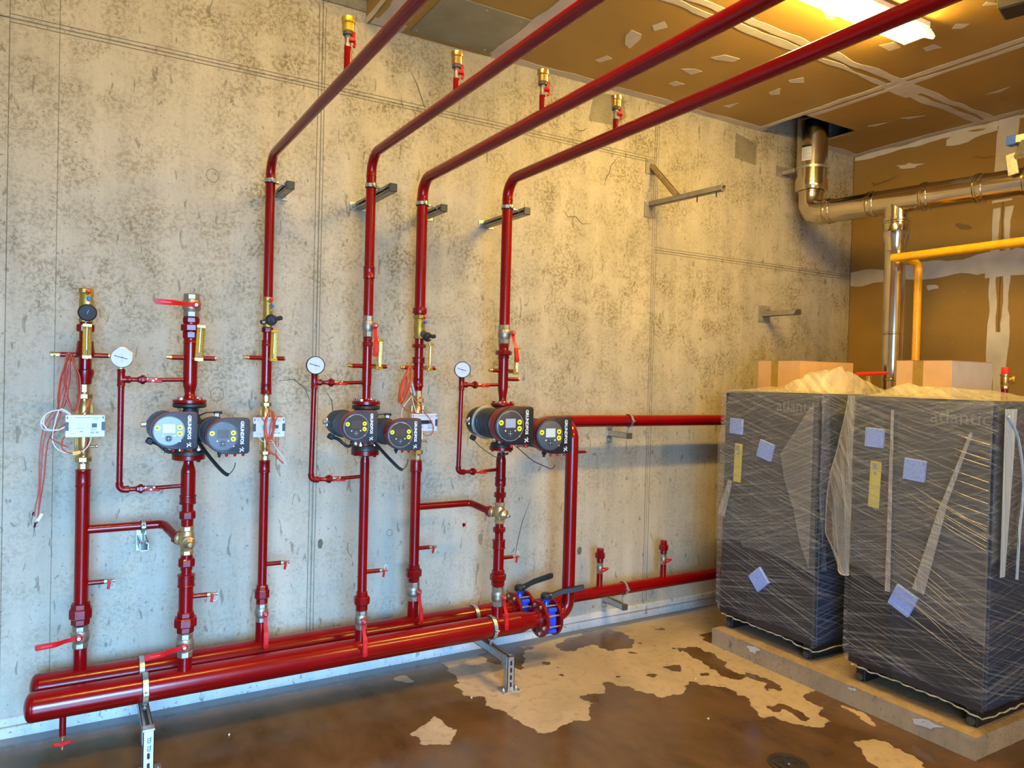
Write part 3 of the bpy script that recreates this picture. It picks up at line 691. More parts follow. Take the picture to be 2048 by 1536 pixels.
def ball_valve(x, y, z0, z1, r, piv, ang, L, label, group=None, vert=True):
    t = thing('ball_valve', label, 'valve', (x, y, z0), group)
    u = V((0, 0, 1)); a = V((x, y, z0)); H = z1-z0
    mb = MB().hexa(a, a+u*H*.26, r*.90).lathe(a, u, [(r*.75, .002), (r*.80, H*.26), (r*.97, H*.34), (r, H*.42), (r, H*.54), (r*1.04, H*.55), (r*1.04, H*.60), (r*.98, H*.61), (r*.95, H*.70), (r*.82, H*.76), (r*.75, H-.002)], 28).hexa(a+u*H*.74, a+u*H, r*.92)
    obj('valve_body', mb, MT['nickel'], t)
    pv = V(piv); yc = y-r*.85
    obj('stem', MB().cyl((pv.x, yc+.01, pv.z), (pv.x, pv.y+.004, pv.z), .0085, 14), MT['nickel'], t)
    lever(t, pv, ang, L); return t
VAL = {1: ((.022, -.262, .467), RAD(183.5), .155), 2: ((.408, -.462, .430), RAD(184), .155), 3: ((.786, -.252, .456), RAD(-90), .158), 4: ((1.202, -.456, .420), RAD(-90), .163), 5: ((1.573, -.258, .461), RAD(-88), .163), 6: ((1.978, -.458, .432), RAD(-88), .168)}
VALU = {2: ((.428, -.462, 1.884), RAD(179), .160), 4: ((1.225, -.455, 1.841), RAD(-91), .150), 6: ((1.990, -.458, 1.843), RAD(-84), .156)}
OVER = {3: ('first overhead', .0200, .0222, 1.963, 2.632), 4: ('second overhead', .0222, .0236, 1.890, 2.666), 5: ('third overhead', .0275, .0290, 1.926, 2.645), 6: ('fourth overhead', .0278, .0285, 1.887, 2.661)}
OVLAB = {3: 'red overhead pipe bending off the wall, leftmost of the four', 4: 'red overhead pipe, second from the left, bending out above the second long strut',
         5: 'red overhead pipe, third from the left, passing in front of the third vent', 6: 'red overhead pipe, rightmost of the four, crossing the lamp'}
CR = {1: (-.085, .122, 1.660), 2: (.324, .523, 1.660), 3: (.678, .867, 1.672), 4: (1.112, 1.313, 1.646), 5: (1.462, 1.666, 1.645), 6: (1.883, 2.052, 1.642)}
BRS = {}; BALS = {}; PUMPS = {}; MIXZ = {}
for k, ((x, y), rows) in RISERS.items():
    lo = thing('riser_pipe', 'red riser pipe with unions, %s along the wall' % ORD[k] if k > 1 else 'thick red riser pipe nearest the left edge, with coiled cables on it', 'pipe', (x, y, .3))
    for kind, z0, z1, r0, r1 in rows:
        if kind in ('pipe', 'union', 'nut', 'coupling', 'collar', 'reducer', 'flange'):
            if kind == 'pipe' and z0 < .42: z0 = ZM+.045
            fitting(kind, x, y, z0, z1, r0, r1, lo)
        elif kind == 'VALVE':
            p, a, L = VAL[k]; ball_valve(x, y, z0, z1, r0, p, a, L, 'nickel ball valve, red lever %s, foot of %s riser' % ('left' if k < 3 else 'down', ORD[k]), 'ball valves above the headers')
        elif kind == 'VALVE2':
            p, a, L = VALU[k]; ball_valve(x, y, z0, z1, r0, p, a, L, {2: 'open-ended nickel ball valve with lever left, top of the second riser', 4: 'upper nickel ball valve on the fourth riser, lever hanging down', 6: 'upper nickel ball valve on the sixth riser, lever hanging right of it'}[k])
        elif kind == 'BRASS': BRS[k] = (z0, z1, r0)
        elif kind == 'BAL': BALS[k] = (z0, z1, r0)
        elif kind == 'MIX': MIXZ[k] = (z0, z1, r0)
        elif kind == 'BFL': PUMPS.setdefault(k, {})['lo'] = (z0, z1, r0)
        elif kind == 'BFU': PUMPS[k]['up'] = (z0, z1, r0)
    # cross stubs for the sensor pockets
    a, b, zc = CR[k]
    obj('sensor_stub', MB().cyl((a+.02, y, zc), (x, y, zc), .0105, 16), MT['redfit'], lo)
    obj('sensor_stub', MB().cyl((x, y, zc), (b-.008, y, zc), .0105, 16), MT['redfit'], lo)
    obj('brass_plug', MB().lathe((a+.022, y, zc), (-1, 0, 0), [(.0095, 0), (.0095, .012), (.0075, .014), (.0075, .022)], 12) if k != 1 else MB().hexa((a+.024, y, zc), (a+.004, y, zc), .011, 6).hexa((a, y, zc), (a-.014, y, zc), .0105, 6).cyl((a+.004, y, zc), (a, y, zc), .007, 12), MT['brass'], lo)
    obj('brass_plug', MB().lathe((b-.010, y, zc), (1, 0, 0), [(.0095, 0), (.0095, .008), (.0075, .010)], 12), MT['brass'], lo)
    if k == 6:
        obj('sensor_stub', MB().cyl((x, y, 1.597), (2.062, y, 1.597), .0105, 16), MT['redfit'], lo); obj('brass_plug', MB().cyl((2.062, y, 1.597), (2.072, y, 1.597), .0085, 12), MT['brass'], lo)
    # drain cock branch
    zt = {1: .681, 2: .627, 3: .681, 4: .643, 5: .679, 6: .631}[k]
    obj('drain_stub', MB().cyl((x, y, zt), (x+.085, y-.004, zt), .0105, 16), MT['redfit'], lo)
    dc = thing('drain_cock', 'small drain cock with red tab, low on the %s riser' % ORD[k], 'valve', (x+.085, y-.004, zt), 'drain cocks low on the risers')
    bx = x+.085; yy = y-.004
    obj('valve_body', MB().hexa((bx-.001, yy, zt), (bx+.012, yy, zt), .0095, 6).lathe((bx+.010, yy, zt), (1, 0, 0), [(.006, 0), (.0085, .004), (.0085, .014), (.006, .018), (.006, .026), (.0085, .027), (.0085, .032)], 14), MT['nickel'], dc)
    obj('tab_handle', MB().box((bx+.018, yy-.016, zt-.014), (.012, .005, .034), M.Rotation(RAD(8), 3, 'Y'), ch=.002).cyl((bx+.018, yy-.019, zt), (bx+.018, yy-.002, zt), .0055, 10), MT['lever'], dc, smooth=30)
    ring = [V((bx+.032+.012*sin(q)*(.8), yy-.004+.004*sin(q), zt-.004+(.016 if k in (4, 6) else -.012)+.014*cos(q))) for q in [2*pi*j/14 for j in range(14)]]
    obj('cap_strap', MB().tube(ring, .0012, 5, closed=True), MT['cablewhite'], dc)
# overhead pipes
for k, (nm, ro, rv, zs, zo) in OVER.items():
    (x, y), _ = RISERS[k]
    o = thing('overhead_pipe', OVLAB[k], 'pipe', (x, y, zs), 'red overhead pipes')
    pts = fillet([(x, y, zs), (x, y, zo), (x, YB+.0, zo)], .095, 12)
    obj('pipe_run', MB().tube(pts, [rv]*1+[rv+(ro-rv)*min(1, i/12) for i in range(len(pts)-1)], 28), MT['red'], o)
    if k == 4: fitting('coupling', x, y, 2.068, 2.128, .0275, .0275, o)
    if k == 5: fitting('collar', x, y, 1.93, 1.966, .036, .036, o); 
    obj('weld_bead', MB().tube([V((x+rv*1.0*cos(q), y+rv*1.0*sin(q), zo-.105)) for q in [2*pi*j/24 for j in range(24)]], .0022, 6, closed=True), MT['redfit'], o)
# air vents standing on the overhead pipes
for k, yv in ((3, -1.352), (4, -1.318), (5, -1.362), (6, -1.312)):
    x = RISERS[k][0][0]; zo = OVER[k][4]; ro = OVER[k][1]
    t = thing('air_vent', 'brass automatic air vent on a red stub, %s in the row' % {3: 'leftmost', 4: 'second from left', 5: 'third from left', 6: 'rightmost'}[k], 'air vent', (x, yv, zo+ro), 'air vents on the overhead pipes')
    a = V((x, yv, 0)); u = V((0, 0, 1)); q = lambda z: a+u*z
    obj('stub', MB().cyl(q(zo+ro-.004), q(2.728), .0125, 18), MT['red'], t)
    obj('valve_body', MB().hexa(q(2.726), q(2.738), .0125, 6).cyl(q(2.736), q(2.759), .0105, 16).hexa(q(2.757), q(2.768), .0125, 6), MT['nickel'], t)
    obj('collar_ring', MB().cyl(q(2.768), q(2.779), .0175, 20), MT['capgrey'], t)
    obj('float_chamber', MB().lathe(q(2.777), u, [(.018, 0), (.0205, .003), (.0205, .030), (.0235, .032), (.0235, .046), (.022, .050), (.011, .051), (.008, .052), (.008, .054)], 28), MT['gold'] if k == 3 else MT['brass'], t)
    p = V((x+.016, yv-.012, 2.749))
    h = obj('butterfly_handle', MB().box(p+V((0, 0, .013)), (.010, .009, .036), M.Rotation(.12, 3, 'Y'), ch=.003).box(p+V((.003, -.001, -.014)), (.010, .009, .020), M.Rotation(.3, 3, 'Y'), ch=.003).cyl(p-V((.016, 0, 0)), p+V((.004, -.003, 0)), .008, 14), MT['lever'], t, smooth=30)
    obj('handle_screw', MB().hexa(p+V((.003, -.004, 0)), p+V((.007, -.008, 0)), .004, 6), MT['steel'], h)
# headers
def dome_end(mb, p, d, r): mb.lathe(p, d, [(r, 0), (r*1.015, .001), (r*1.015, .004), (r, .006)]+[(r*cos(q), .010+r*.45*sin(q)) for q in [i*pi/2/8*.98 for i in range(9)]], 40)
def header(y, label, xl, xend, rm, fl):
    t = thing('header_pipe', label, 'pipe', (1.0, y, ZM))
    mb = MB().cyl((xl, y, ZM), (xend, y, ZM), rm, 48)
    obj('pipe_barrel', mb, MT['red'], t)
    m2 = MB(); dome_end(m2, (xl+.002, y, ZM), (-1, 0, 0), rm); obj('end_cap', m2, MT['red'], t)
    rp = .0445; L = fl-.02-xend
    obj('reducer', MB().lathe((xend-.004, y, ZM), (1, 0, 0), [(rm*1.02, 0), (rm*1.02, .006), (rm, .008)]+[(rm+(rp-rm)*(.5-.5*cos(pi*k/8)), .008+(L-.03)*k/8) for k in range(9)]+[(rp, L+.01)], 44), MT['red'], t)
    return t
def big_flange(par, x, y, sgn, r=.099):
    f = obj('flange', MB().lathe((x, y, ZM), (sgn, 0, 0), [(r*.98, 0), (r, .002), (r, .016), (r*.98, .018), (.058, .019), (.047, .034)], 44), MT['redfit'], par)
    for k in range(8):
        q = pi/8+k*pi/4; c = V((x+sgn*.017, y+.079*cos(q), ZM+.079*sin(q)))
        obj('bolt', MB().hexa(c, c+V((sgn*.009, 0, 0)), .0105, 6), MT['steel'] if k % 3 else MT['redfit'], f)
hf = header(YFR, 'large red front header pipe with domed end, nearest the camera', -.130, 2.105, .0575, 2.232)
big_flange(hf, 2.250, YFR, -1)
hb = header(YBK, 'large red rear header pipe close to the wall, behind the front header', -.120, 2.05, .0575, 2.182)
big_flange(hb, 2.200, YBK, -1)
# left drain under the front header
obj('drain_stub', MB().cyl((-.030, YFR, ZM-.05), (-.030, YFR, .128), .0125, 18), MT['redfit'], hf)
dx_, dz_ = -.030, 0
dv = thing('drain_valve', 'small drain valve with red butterfly handle below the front header end', 'valve', (dx_, YFR, .126+dz_))
obj('valve_body', MB().hexa((dx_, YFR, .130+dz_), (dx_, YFR, .118+dz_), .011, 6).cyl((dx_, YFR, .118+dz_), (dx_, YFR, .098+dz_), .008, 14).cyl((dx_, YFR, .098+dz_), (dx_, YFR, .070+dz_), .006, 12), MT['brass'], dv)
obj('butterfly_handle', MB().box((dx_-.018, YFR-.016, .099+dz_), (.030, .008, .014), M.Rotation(.25, 3, 'Y'), ch=.003).box((dx_+.018, YFR-.016, .101+dz_), (.030, .008, .014), M.Rotation(-.15, 3, 'Y'), ch=.003).cyl((dx_, YFR-.022, .100+dz_), (dx_, YFR-.005, .100+dz_), .009, 14), MT['lever'], dv, smooth=30)
# return and flow pipes beyond the butterfly valves
t = thing('return_pipe', 'red pipe rising at right from the front header, then along wall behind pumps', 'pipe', (2.345, YFR, ZM))
xr = 2.435
pts = fillet([(2.345, YFR, ZM), (xr, YFR, ZM), (xr, YFR, 1.348), (xr, -.17, 1.348), (4.9, -.17, 1.338)], [.088, .095, .095], 12)
obj('pipe_run', MB().tube(pts, .0365, 32), MT['red'], t)
big_flange(t, 2.322, YFR, 1)
obj('sensor_stub', MB().cyl((xr+.02, YFR, 1.188), (xr+.094, YFR, 1.188), .0085, 14), MT['redfit'], t)
obj('brass_plug', MB().cyl((xr+.094, YFR, 1.188), (xr+.103, YFR, 1.188), .0075, 12), MT['brass'], t)
t2 = thing('supply_pipe', 'red pipe low on wall running right from the rear header to the boilers', 'pipe', (2.29, YBK, ZM))
obj('pipe_run', MB().tube(fillet([(2.285, YBK, ZM+.002), (2.50, YBK, ZM+.008), (2.62, -.175, ZM+.012), (5.0, -.17, ZM+.010)], .3, 8), .0375, 32), MT['red'], t2)
big_flange(t2, 2.268, YBK, 1)
# butterfly valves
for y, x, lab, hd in ((YFR, 2.286, 'blue butterfly valve with black handle between flanges of the front header', (1, -.38, .22)), (YBK, 2.234, 'blue butterfly valve with black handle behind, on the rear header', (1, -.05, .42))):
    b = thing('butterfly_valve', lab, 'valve', (x, y, ZM), 'butterfly valves on the header ends')
    mb = MB().lathe((x-.026, y, ZM), (1, 0, 0), [(.060, 0), (.072, .004), (.072, .048), (.060, .052)], 36)
    for q in (pi/4, 3*pi/4, 5*pi/4, 7*pi/4):
        mb.cyl((x-.026, y+.082*cos(q), ZM+.082*sin(q)), (x+.026, y+.082*cos(q), ZM+.082*sin(q)), .014, 14)
        mb.box((x, y+.070*cos(q), ZM+.070*sin(q)), (.016, .03, .018), M.Rotation(q, 3, 'X'))
    mb.box((x, y, ZM-.078), (.03, .05, .02), ch=.005)
    obj('valve_body', mb, MT['blue'], b)
    obj('neck', MB().lathe((x, y, ZM+.066), (0, 0, 1), [(.022, 0), (.017, .008), (.016, .030), (.024, .034), (.026, .046)], 24).box((x, y, ZM+.106), (.052, .044, .008), ch=.003), MT['blue'], b)
    h = V((x, y, ZM+.112)); d = V(hd).normalized(); up = V((0, 0, 1))
    hn = MB().lathe(h-up*.004, up, [(.030, 0), (.032, .006), (.032, .020), (.027, .028), (.016, .032)], 24)
    s_ = d.cross(up).normalized(); vs = []; prof = [(.0, .018, .012, .012), (.035, .016, .014, .011), (.070, .013, .026, .011), (.095, .014, .032, .012), (.20, .016, .047, .0125), (.215, .015, .050, .011)]
    dh = V((d.x, d.y, 0)).normalized()
    for tt, w_, z_, hh in prof:
        c = h+dh*tt+up*(z_ + tt*hd[2]*.12)
        vs += [c-s_*w_-up*hh, c+s_*w_-up*hh, c+s_*w_*.8+up*hh, c-s_*w_*.8+up*hh]
    n = len(prof); fs = [(0, 1, 2, 3), (4*n-4, 4*n-1, 4*n-2, 4*n-3)]+[(4*i+k, 4*i+(k+1) % 4, 4*i+4+(k+1) % 4, 4*i+4+k) for i in range(n-1) for k in range(4)]
    obj('handle', hn.add(vs, fs), MT['black'], b, smooth=30)
    obj('index_screw', MB().hexa(h+up*.028+V((.012, -.02, -.012)), h+up*.034+V((.012, -.028, -.012)), .005, 6), MT['steel'], b)
    for k in range(8):
        q = pi/8+k*pi/4; obj('stud', MB().cyl((x-.034, y+.079*cos(q), ZM+.079*sin(q)), (x+.034, y+.079*cos(q), ZM+.079*sin(q)), .0055, 10), MT['steel'], b)
# capped tees on the low pipe
for x, zb, lab in ((2.836, .30, 'red capped branch with small ball valve, nearer the butterfly valves'), (3.362, .295, 'red capped branch with small ball valve, nearer the wrapped boilers')):
    t = thing('capped_branch', lab, 'pipe fitting', (x, -.17, zb+.035), 'capped branches on the low pipe')
    q = lambda z: V((x, -.17, z))
    obj('stub', MB().cyl(q(zb), q(.392), .0195, 20), MT['red'], t)
    obj('valve_body', MB().hexa(q(.390), q(.408), .0205).lathe(q(.406), (0, 0, 1), [(.018, 0), (.0205, .012), (.0205, .026), (.018, .036)], 20).hexa(q(.440), q(.458), .0205), MT['nickel'], t)
    obj('lever', MB().box((x-.004, -.170-.036, .412), (.062, .005, .012), M.Rotation(-.18, 3, 'Y'), ch=.003).box((x+.030, -.170-.034, .424), (.020, .012, .016), M.Rotation(-.5, 3, 'Y'), ch=.003).cyl((x+.028, -.20, .424), (x+.012, -.18, .424), .006, 10), MT['lever'], t, smooth=30)
    obj('union', MB().lathe(q(.457), (0, 0, 1), [(.0175, 0), (.021, .004), (.0215, .030), (.020, .034)], 20).hexa(q(.486), q(.520), .0315).hexa(q(.519), q(.543), .0225), MT['redfit'], t)
    obj('open_end', MB().lathe(q(.541), (0, 0, 1), [(.0215, 0), (.0215, .006), (.0155, .007), (.0145, .0065)], 20), MT['redfit'], t)
# bypass loops with pressure gauges
for k, x0, lab in ((2, .156, 'left'), (4, .954, 'middle'), (6, 1.722, 'right')):
    xr_ = RISERS[k][0][0]; y = YFR
    zt, zb = 1.563, 1.107; dxl = {2: 0, 4: -.006, 6: -.007}[k]
    t = thing('bypass_loop', 'thin red bypass pipe loop below the %s pressure gauge' % lab, 'pipe', (x0, y, zb), 'bypass loops beside the pumps')
    obj('pipe_section', MB().cyl((x0, y, zt), (x0+dxl, y, zb+.022), .0118, 20), MT['redfit'], t)
    obj('tee', MB().lathe((x0, y, zt+.042), (0, 0, -1), [(.0135, 0), (.0155, .002), (.0155, .008), (.0145, .010), (.0145, .060), (.0155, .062), (.0155, .070), (.0135, .072)], 20).lathe((x0, y, zt), (1, 0, 0), [(.0145, 0), (.0145, .024), (.0155, .026), (.0155, .032), (.011, .034)], 20), MT['redfit'], t)
    el = fillet([(x0+dxl, y, zb+.03), (x0+dxl, y, zb), (x0+dxl+.035, y, zb)], .021, 8)
    obj('elbow', MB().tube(el, [.0155]+[.0142]*(len(el)-2)+[.0155], 20), MT['redfit'], t)
    for z, xs0 in ((zt, x0+.03), (zb, x0+dxl+.03)):
        u = V((1, 0, 0)); a = V((xs0, y, z)); uu = x0+.070
        obj('nipple', MB().lathe(a, u, [(.0095, 0), (.012, .003), (.012, .006), (.0095, .009), (.0095, uu-xs0-.012), (.012, uu-xs0-.006), (.0095, uu-xs0)], 18), MT['redfit'], t)
        obj('union_nut', MB().hexa((uu-.006, y, z), (uu+.004, y, z), .015).hexa((uu+.002, y, z), (uu+.017, y, z), .0205).hexa((uu+.015, y, z), (uu+.024, y, z), .0135), MT['redfit'], t)
        obj('pipe_section', MB().cyl((uu+.062, y, z), (xr_, y, z+.004), .0088, 16), MT['redfit'], t)
        v = thing('mini_ball_valve', 'mini ball valve with red butterfly handle, %s run of the %s bypass loop' % ('upper' if z == zt else 'lower', lab), 'valve', (uu+.023, y, z), 'mini valves on the bypass loops')
        obj('valve_body', MB().hexa((uu+.023, y, z), (uu+.032, y, z), .0115, 6).lathe((uu+.031, y, z), u, [(.009, 0), (.0115, .006), (.0115, .018), (.009, .024)], 16).hexa((uu+.054, y, z), (uu+.064, y, z), .0115, 6), MT['nickel'], v)
        c = V((uu+.046, y-.022, z-.002)); tl = .12 if z == zt else -.02
        obj('butterfly_handle', MB().box(c+V((.020, 0, -.003)), (.032, .009, .0105), M.Rotation(.1, 3, 'Y'), ch=.003).box(c-V((.014, 0, .001)), (.022, .009, .0105), M.Rotation(-.1, 3, 'Y'), ch=.003).lathe(c+V((0, .016, 0)), (0, -1, 0), [(.007, 0), (.0075, .012), (.0095, .014), (.0095, .021)], 14), MT['lever'], v, smooth=30)
        obj('handle_screw', MB().hexa(c-V((0, .004, 0)), c-V((0, .008, 0)), .004, 6), MT['steel'], v)
    # gauge
    zg = {2: 1.653, 4: 1.643, 6: 1.641}[k]; yg = y-.018; R0 = .041
    tw = {2: 0, 4: -.10, 6: -.34}[k]
    gt = thing('pressure_gauge', {2: 'largest-looking white pressure gauge, left, with pale face', 4: 'round pressure gauge with black rim, above the middle bypass loop', 6: 'round pressure gauge turned sideways, above the right bypass loop'}[k], 'gauge', (x0, y, zt+.042), 'pressure gauges')
    obj('stem', MB().hexa((x0, y, zt+.042), (x0, y, zt+.052), .011, 6).cyl((x0, y, zt+.050), (x0, y, zg-R0+.004), .0065, 12), MT['brass'], gt)
    rot = M.Rotation(tw, 3, 'Z'); nrm = rot @ V((0, -1, 0)); ux = rot @ V((1, 0, 0)); uz = V((0, 0, 1)); gc = V((x0, y, zg))
    obj('case', MB().lathe(gc+nrm*-.012, nrm, [(R0*.9, 0), (R0*.97, .003), (R0*.97, .030), (R0*1.04, .031), (R0*1.04, .037), (R0*.95, .0385), (R0*.93, .036)], 40), MT['steel'] if k == 2 else MT['black'], gt)
    fc = gc+nrm*.0250
    dl = obj('dial_face', MB().lathe(fc-nrm*.004, nrm, [(R0*.955, 0), (R0*.955, .0044)], 40), MT['dialw'], gt)
    mk = MB()
    for i in range(13):
        q = RAD(225-i*22.5); r1 = R0*.80; L_ = .006 if i % 3 == 0 else .0035
        d = ux*cos(q)+uz*sin(q); mk.box(fc+nrm*.0008+d*(r1-L_/2), (L_, .0006, .0016), M((d, nrm, d.cross(nrm))).transposed())
    mk.box(fc+nrm*.0008-uz*.013, (.012, .0006, .002), rot).box(fc+nrm*.0008-uz*.019, (.007, .0006, .0015), rot).box(fc+nrm*.0008+uz*.013, (.010, .0006, .002), rot)
    obj('scale_marks', mk, MT['print'], gt, smooth=0)
    d = (ux*-.93+uz*.26).normalized()
    obj('needle', MB().box(fc+nrm*.0016+d*.004, (.050, .0008, .0026), M((d, nrm, d.cross(nrm))).transposed()).cyl(fc+nrm*.0008, fc+nrm*.003, .0028, 12), MT['ink'], gt, smooth=30)
# crossover branches with a mixing valve
for k, ka in ((2, 1), (6, 5)):
    z0, z1, r = MIXZ[k]; (x, y), _ = RISERS[k]; xa = RISERS[ka][0][0]; zc = (z0+z1)/2
    t = thing('mixing_valve', 'brass three-way mixing valve on the %s riser' % ORD[k], 'valve', (x, y, z0), 'brass mixing valves')
    u = V((0, 0, 1))
    obj('valve_body', MB().hexa((x, y, z0), (x, y, z0+.022), r*1.02).lathe((x, y, z0+.020), u, [(r*.82, 0), (r*1.0, .014), (r*1.12, (z1-z0)/2-.02), (r*1.0, z1-z0-.054), (r*.82, z1-z0-.040)], 26).hexa((x, y, z1-.022), (x, y, z1), r*1.02), MT['bronze'], t)
    sd = V((-.42, .90, 0)).normalized(); c = V((x, y, zc))
    obj('side_port', MB().cyl(c, c+sd*.05, r*.8, 20).hexa(c+sd*.036, c+sd*.056, r*1.05), MT['bronze'], t)
    bd = V((.25, -1, -.10)).normalized() if k == 6 else V((.05, -1, -.12)).normalized()
    obj('bonnet', MB().lathe(c+bd*r*.5, bd, [(r*.92, 0), (r*.98, .016), (r*.98, .028), (r*.80, .031), (r*.66, .036), (r*.40, .042), (r*.36, .058), (r*.26, .060)], 28), MT['bronze'], t)
    obj('spindle', MB().cyl(c+bd*(r*.5+.055), c+bd*(r*.5+.066), r*.22, 12), MT['steel'], t)
    b = thing('crossover_pipe', 'short red pipe crossing from the %s riser to the mixing valve' % ORD[ka], 'pipe', (xa, YBK, .912), 'crossover pipes')
    zz = .912 if k == 2 else .902; e = c+sd*.05
    pts = fillet([(xa, YBK, zz), (x-.075, YBK, zz), e+sd*.040+V((0, 0, .004)), e], [.035, .03], 8)
    obj('pipe_run', MB().tube(pts, .0185, 22), MT['red'], b)
    obj('union_nut', MB().hexa(e+sd*.004, e+sd*.030, .030), MT['redfit'], b)
# ---------------------------------------------------------------- balancing valves
for k, (z0, z1, r) in BALS.items():
    (x, y), _ = RISERS[k]; u = V((0, 0, 1)); H = z1-z0
    t = thing('balancing_valve', {1: 'brass balancing valve with round black cap, open top of the leftmost riser', 3: 'brass balancing valve with winged black handwheel on the third riser', 5: 'brass balancing valve with black cap pointing down right, fifth riser'}[k], 'valve', (x, y, z0), 'brass balancing valves')
    obj('valve_body', MB().hexa((x, y, z0), (x, y, z0+.018), r*1.0).lathe((x, y, z0+.016), u, [(r*.82, 0), (r*.95, .02), (r*.95, H*.5), (r*.88, H-.040), (r*.85, H-.034)], 26).hexa((x, y, z1-.022), (x, y, z1), r*1.06), MT['oldbrass'], t)
    c = V((x+.004, y, z0+H*.30))
    d = {1: V((.02, -1, -.08)), 3: V((.10, -1, -.22)), 5: V((.42, -1, -.55))}[k].normalized(); ln = {1: .035, 3: .035, 5: .055}[k]
    obj('bonnet', MB().cyl(c, c+d*ln, r*.66, 20), MT['capgrey'], t)
    e = c+d*ln; sx_ = d.cross(u).normalized(); sz_ = sx_.cross(d)
    R1 = {1: .036, 3: .026, 5: .024}[k]
    hb_ = MB().lathe(e-d*.004, d, [(R1*.9, 0), (R1, .004), (R1, .020), (R1*.85, .026), (R1*.4, .028)], 28)
    h = obj('handwheel', hb_, MT['rubber'], t)
    wd = {1: V((.3, 0, 1)), 3: V((1, 0, .28)), 5: V((1, 0, .0))}[k]; wd = (wd-d*wd.dot(d)).normalized(); m3 = M((wd, d, wd.cross(d))).transposed()
    wl = {1: .072, 3: .106, 5: .070}[k]; off = {1: 0, 3: 0, 5: .018}[k]
    obj('grip_wing', MB().box(e+d*.010+wd*off, (wl, .018, .019), m3, ch=.004), MT['black'], h, smooth=30)
    obj('blue_mark', MB().box(e+d*.0283+wd*.004, (.018 if k != 3 else .003, .0008, .003 if k != 3 else .018), m3), MT['bluecap'] if k != 5 else MT['whiteink'], h, smooth=0)
    if k == 3: obj('label_tab', MB().box(e+d*.016-wd*.040, (.014, .012, .010), m3, ch=.002), MT['print'], h, smooth=0)
    for z, mt, cl_ in ((z0+H*.84, 'redcap', 0), (z0+H*.70, 'bluecap', .004)):
        p = V((x+.003+cl_, y-r*.85, z)); dd = V((.12, -1, .30)).normalized() if mt == 'redcap' else V((.1, -1, -.1)).normalized()
        tp = obj('test_point', MB().hexa(p, p+dd*.014, .0075, 6).cyl(p+dd*.012, p+dd*.022, .0055, 10), MT['brass'], t)
        obj('cap', MB().lathe(p+dd*.02, dd, [(.007, 0), (.0085, .003), (.0085, .014), (.006, .017)], 14), MT[mt], tp)
    obj('drain_nipple', MB().cyl((x+.004, y-r*.6, z0+H*.58), (x+.006, y-r-.016, z0+H*.56), .0065, 12), MT['brass'], t)
# ---------------------------------------------------------------- heat meters
for k, (z0, z1, r) in BRS.items():
    (x, y), _ = RISERS[k]; u = V((0, 0, 1)); H = z1-z0
    t = thing('heat_meter', {1: 'brass heat meter with white display box, cables unwound, leftmost riser', 3: 'white heat meter box wrapped by a bundle of orange-red cable', 5: 'white heat meter box half hidden behind the black pump head'}[k], 'heat meter', (x, y, z0), 'heat meters on the rear risers')
    obj('meter_body', MB().cyl((x, y, z0-.004), (x, y, z1+.004), r*.78, 24).lathe((x, y, z0+H*.16), u, [(r*.9, 0), (r*1.15, .010), (r*1.15, H*.26), (r*1.02, H*.28), (r*1.02, H*.36), (r*1.2, H*.38), (r*1.2, H*.60), (r*.95, H*.63), (r*.9, H*.66)], 28), MT['brass'], t)
    obj('union_nut', MB().hexa((x, y, z0+H*.085), (x, y, z0+H*.15), r*1.50), MT['brass'], t); obj('union_nut', MB().hexa((x, y, z1-H*.175), (x, y, z1-H*.11), r*1.50), MT['brass'], t)
    obj('neck_nut', MB().hexa((x, y, z0), (x, y, z0+H*.075), r*1.02, 8), MT['bronze'], t); obj('neck_nut', MB().hexa((x, y, z1-H*.10), (x, y, z1), r*1.02, 8), MT['bronze'], t)
    obj('side_rod', MB().cyl((x-r*1.38, y, z0+H*.22), (x-r*1.38, y, z0+H*.78), .0035, 8), MT['brass'], t); obj('side_rod', MB().cyl((x+r*1.38, y, z0+H*.30), (x+r*1.38, y, z0+H*.78), .0035, 8), MT['brass'], t)
    obj('test_cock', MB().cyl((x+r*.8, y-.01, z0+H*.27), (x+r*1.9, y-.014, z0+H*.27), .005, 12).lathe((x+r*1.9, y-.014, z0+H*.27), (1, 0, 0), [(.004, 0), (.007, .003), (.007, .010), (.004, .012)], 12), MT['brass'], t)
    cx, cz, w_, h_, yf = {1: (.032, 1.362, .145, .094, -.27), 3: (.781, 1.3455, .147, .094, -.27), 5: (1.575, 1.358, .146, .092, -.27)}[k]
    obj('mount_bracket', MB().box((cx, (y-r+yf)/2+.01, cz), (.03, abs(yf-y)-.01, .04)), MT['meterclip'], t)
    bx = obj('display_unit', MB().box((cx, yf+.012, cz), (w_, .030, h_), ch=.003), MT['white'], t, smooth=0)
    F_ = lambda dx, dz, ww, hh, mt, nm, dy=.0006: obj(nm, MB().box((cx+dx, yf-.003-dy/2, cz+dz), (ww, dy+.0008, hh), ch=0), MT[mt], bx, smooth=0)
    F_(-.005, .003, .056, .020, 'lcd' if k != 5 else 'ink', 'lcd_window'); F_(.033, .003, .019, .017, 'meterclip', 'key', .0015)
    F_(-w_/2+.0065, 0, .013, .036, 'meterclip', 'clip', .002); F_(w_/2-.0065, 0, .013, .036, 'meterclip', 'clip', .002)
    for dx, dz, ww, hh in ((-.010, .036, .062, .003), (.040, .036, .034, .0025), (.040, .030, .024, .0025), (-.052, .036, .006, .004), (.030, -.012, .026, .002), (.030, -.016, .020, .002), (.026, -.027, .014, .008), (.044, -.027, .012, .008), (-.046, -.030, .022, .002), (-.014, -.022, .012, .006), (-.018, -.010, .030, .0015)):
        F_(dx, dz, ww, hh, 'print', 'printed_line', .0004)
    for sx_ in (-1, 1): F_(sx_*(w_/2-.008), .036, .004, .010, 'ink', 'arrow_mark', .0005)
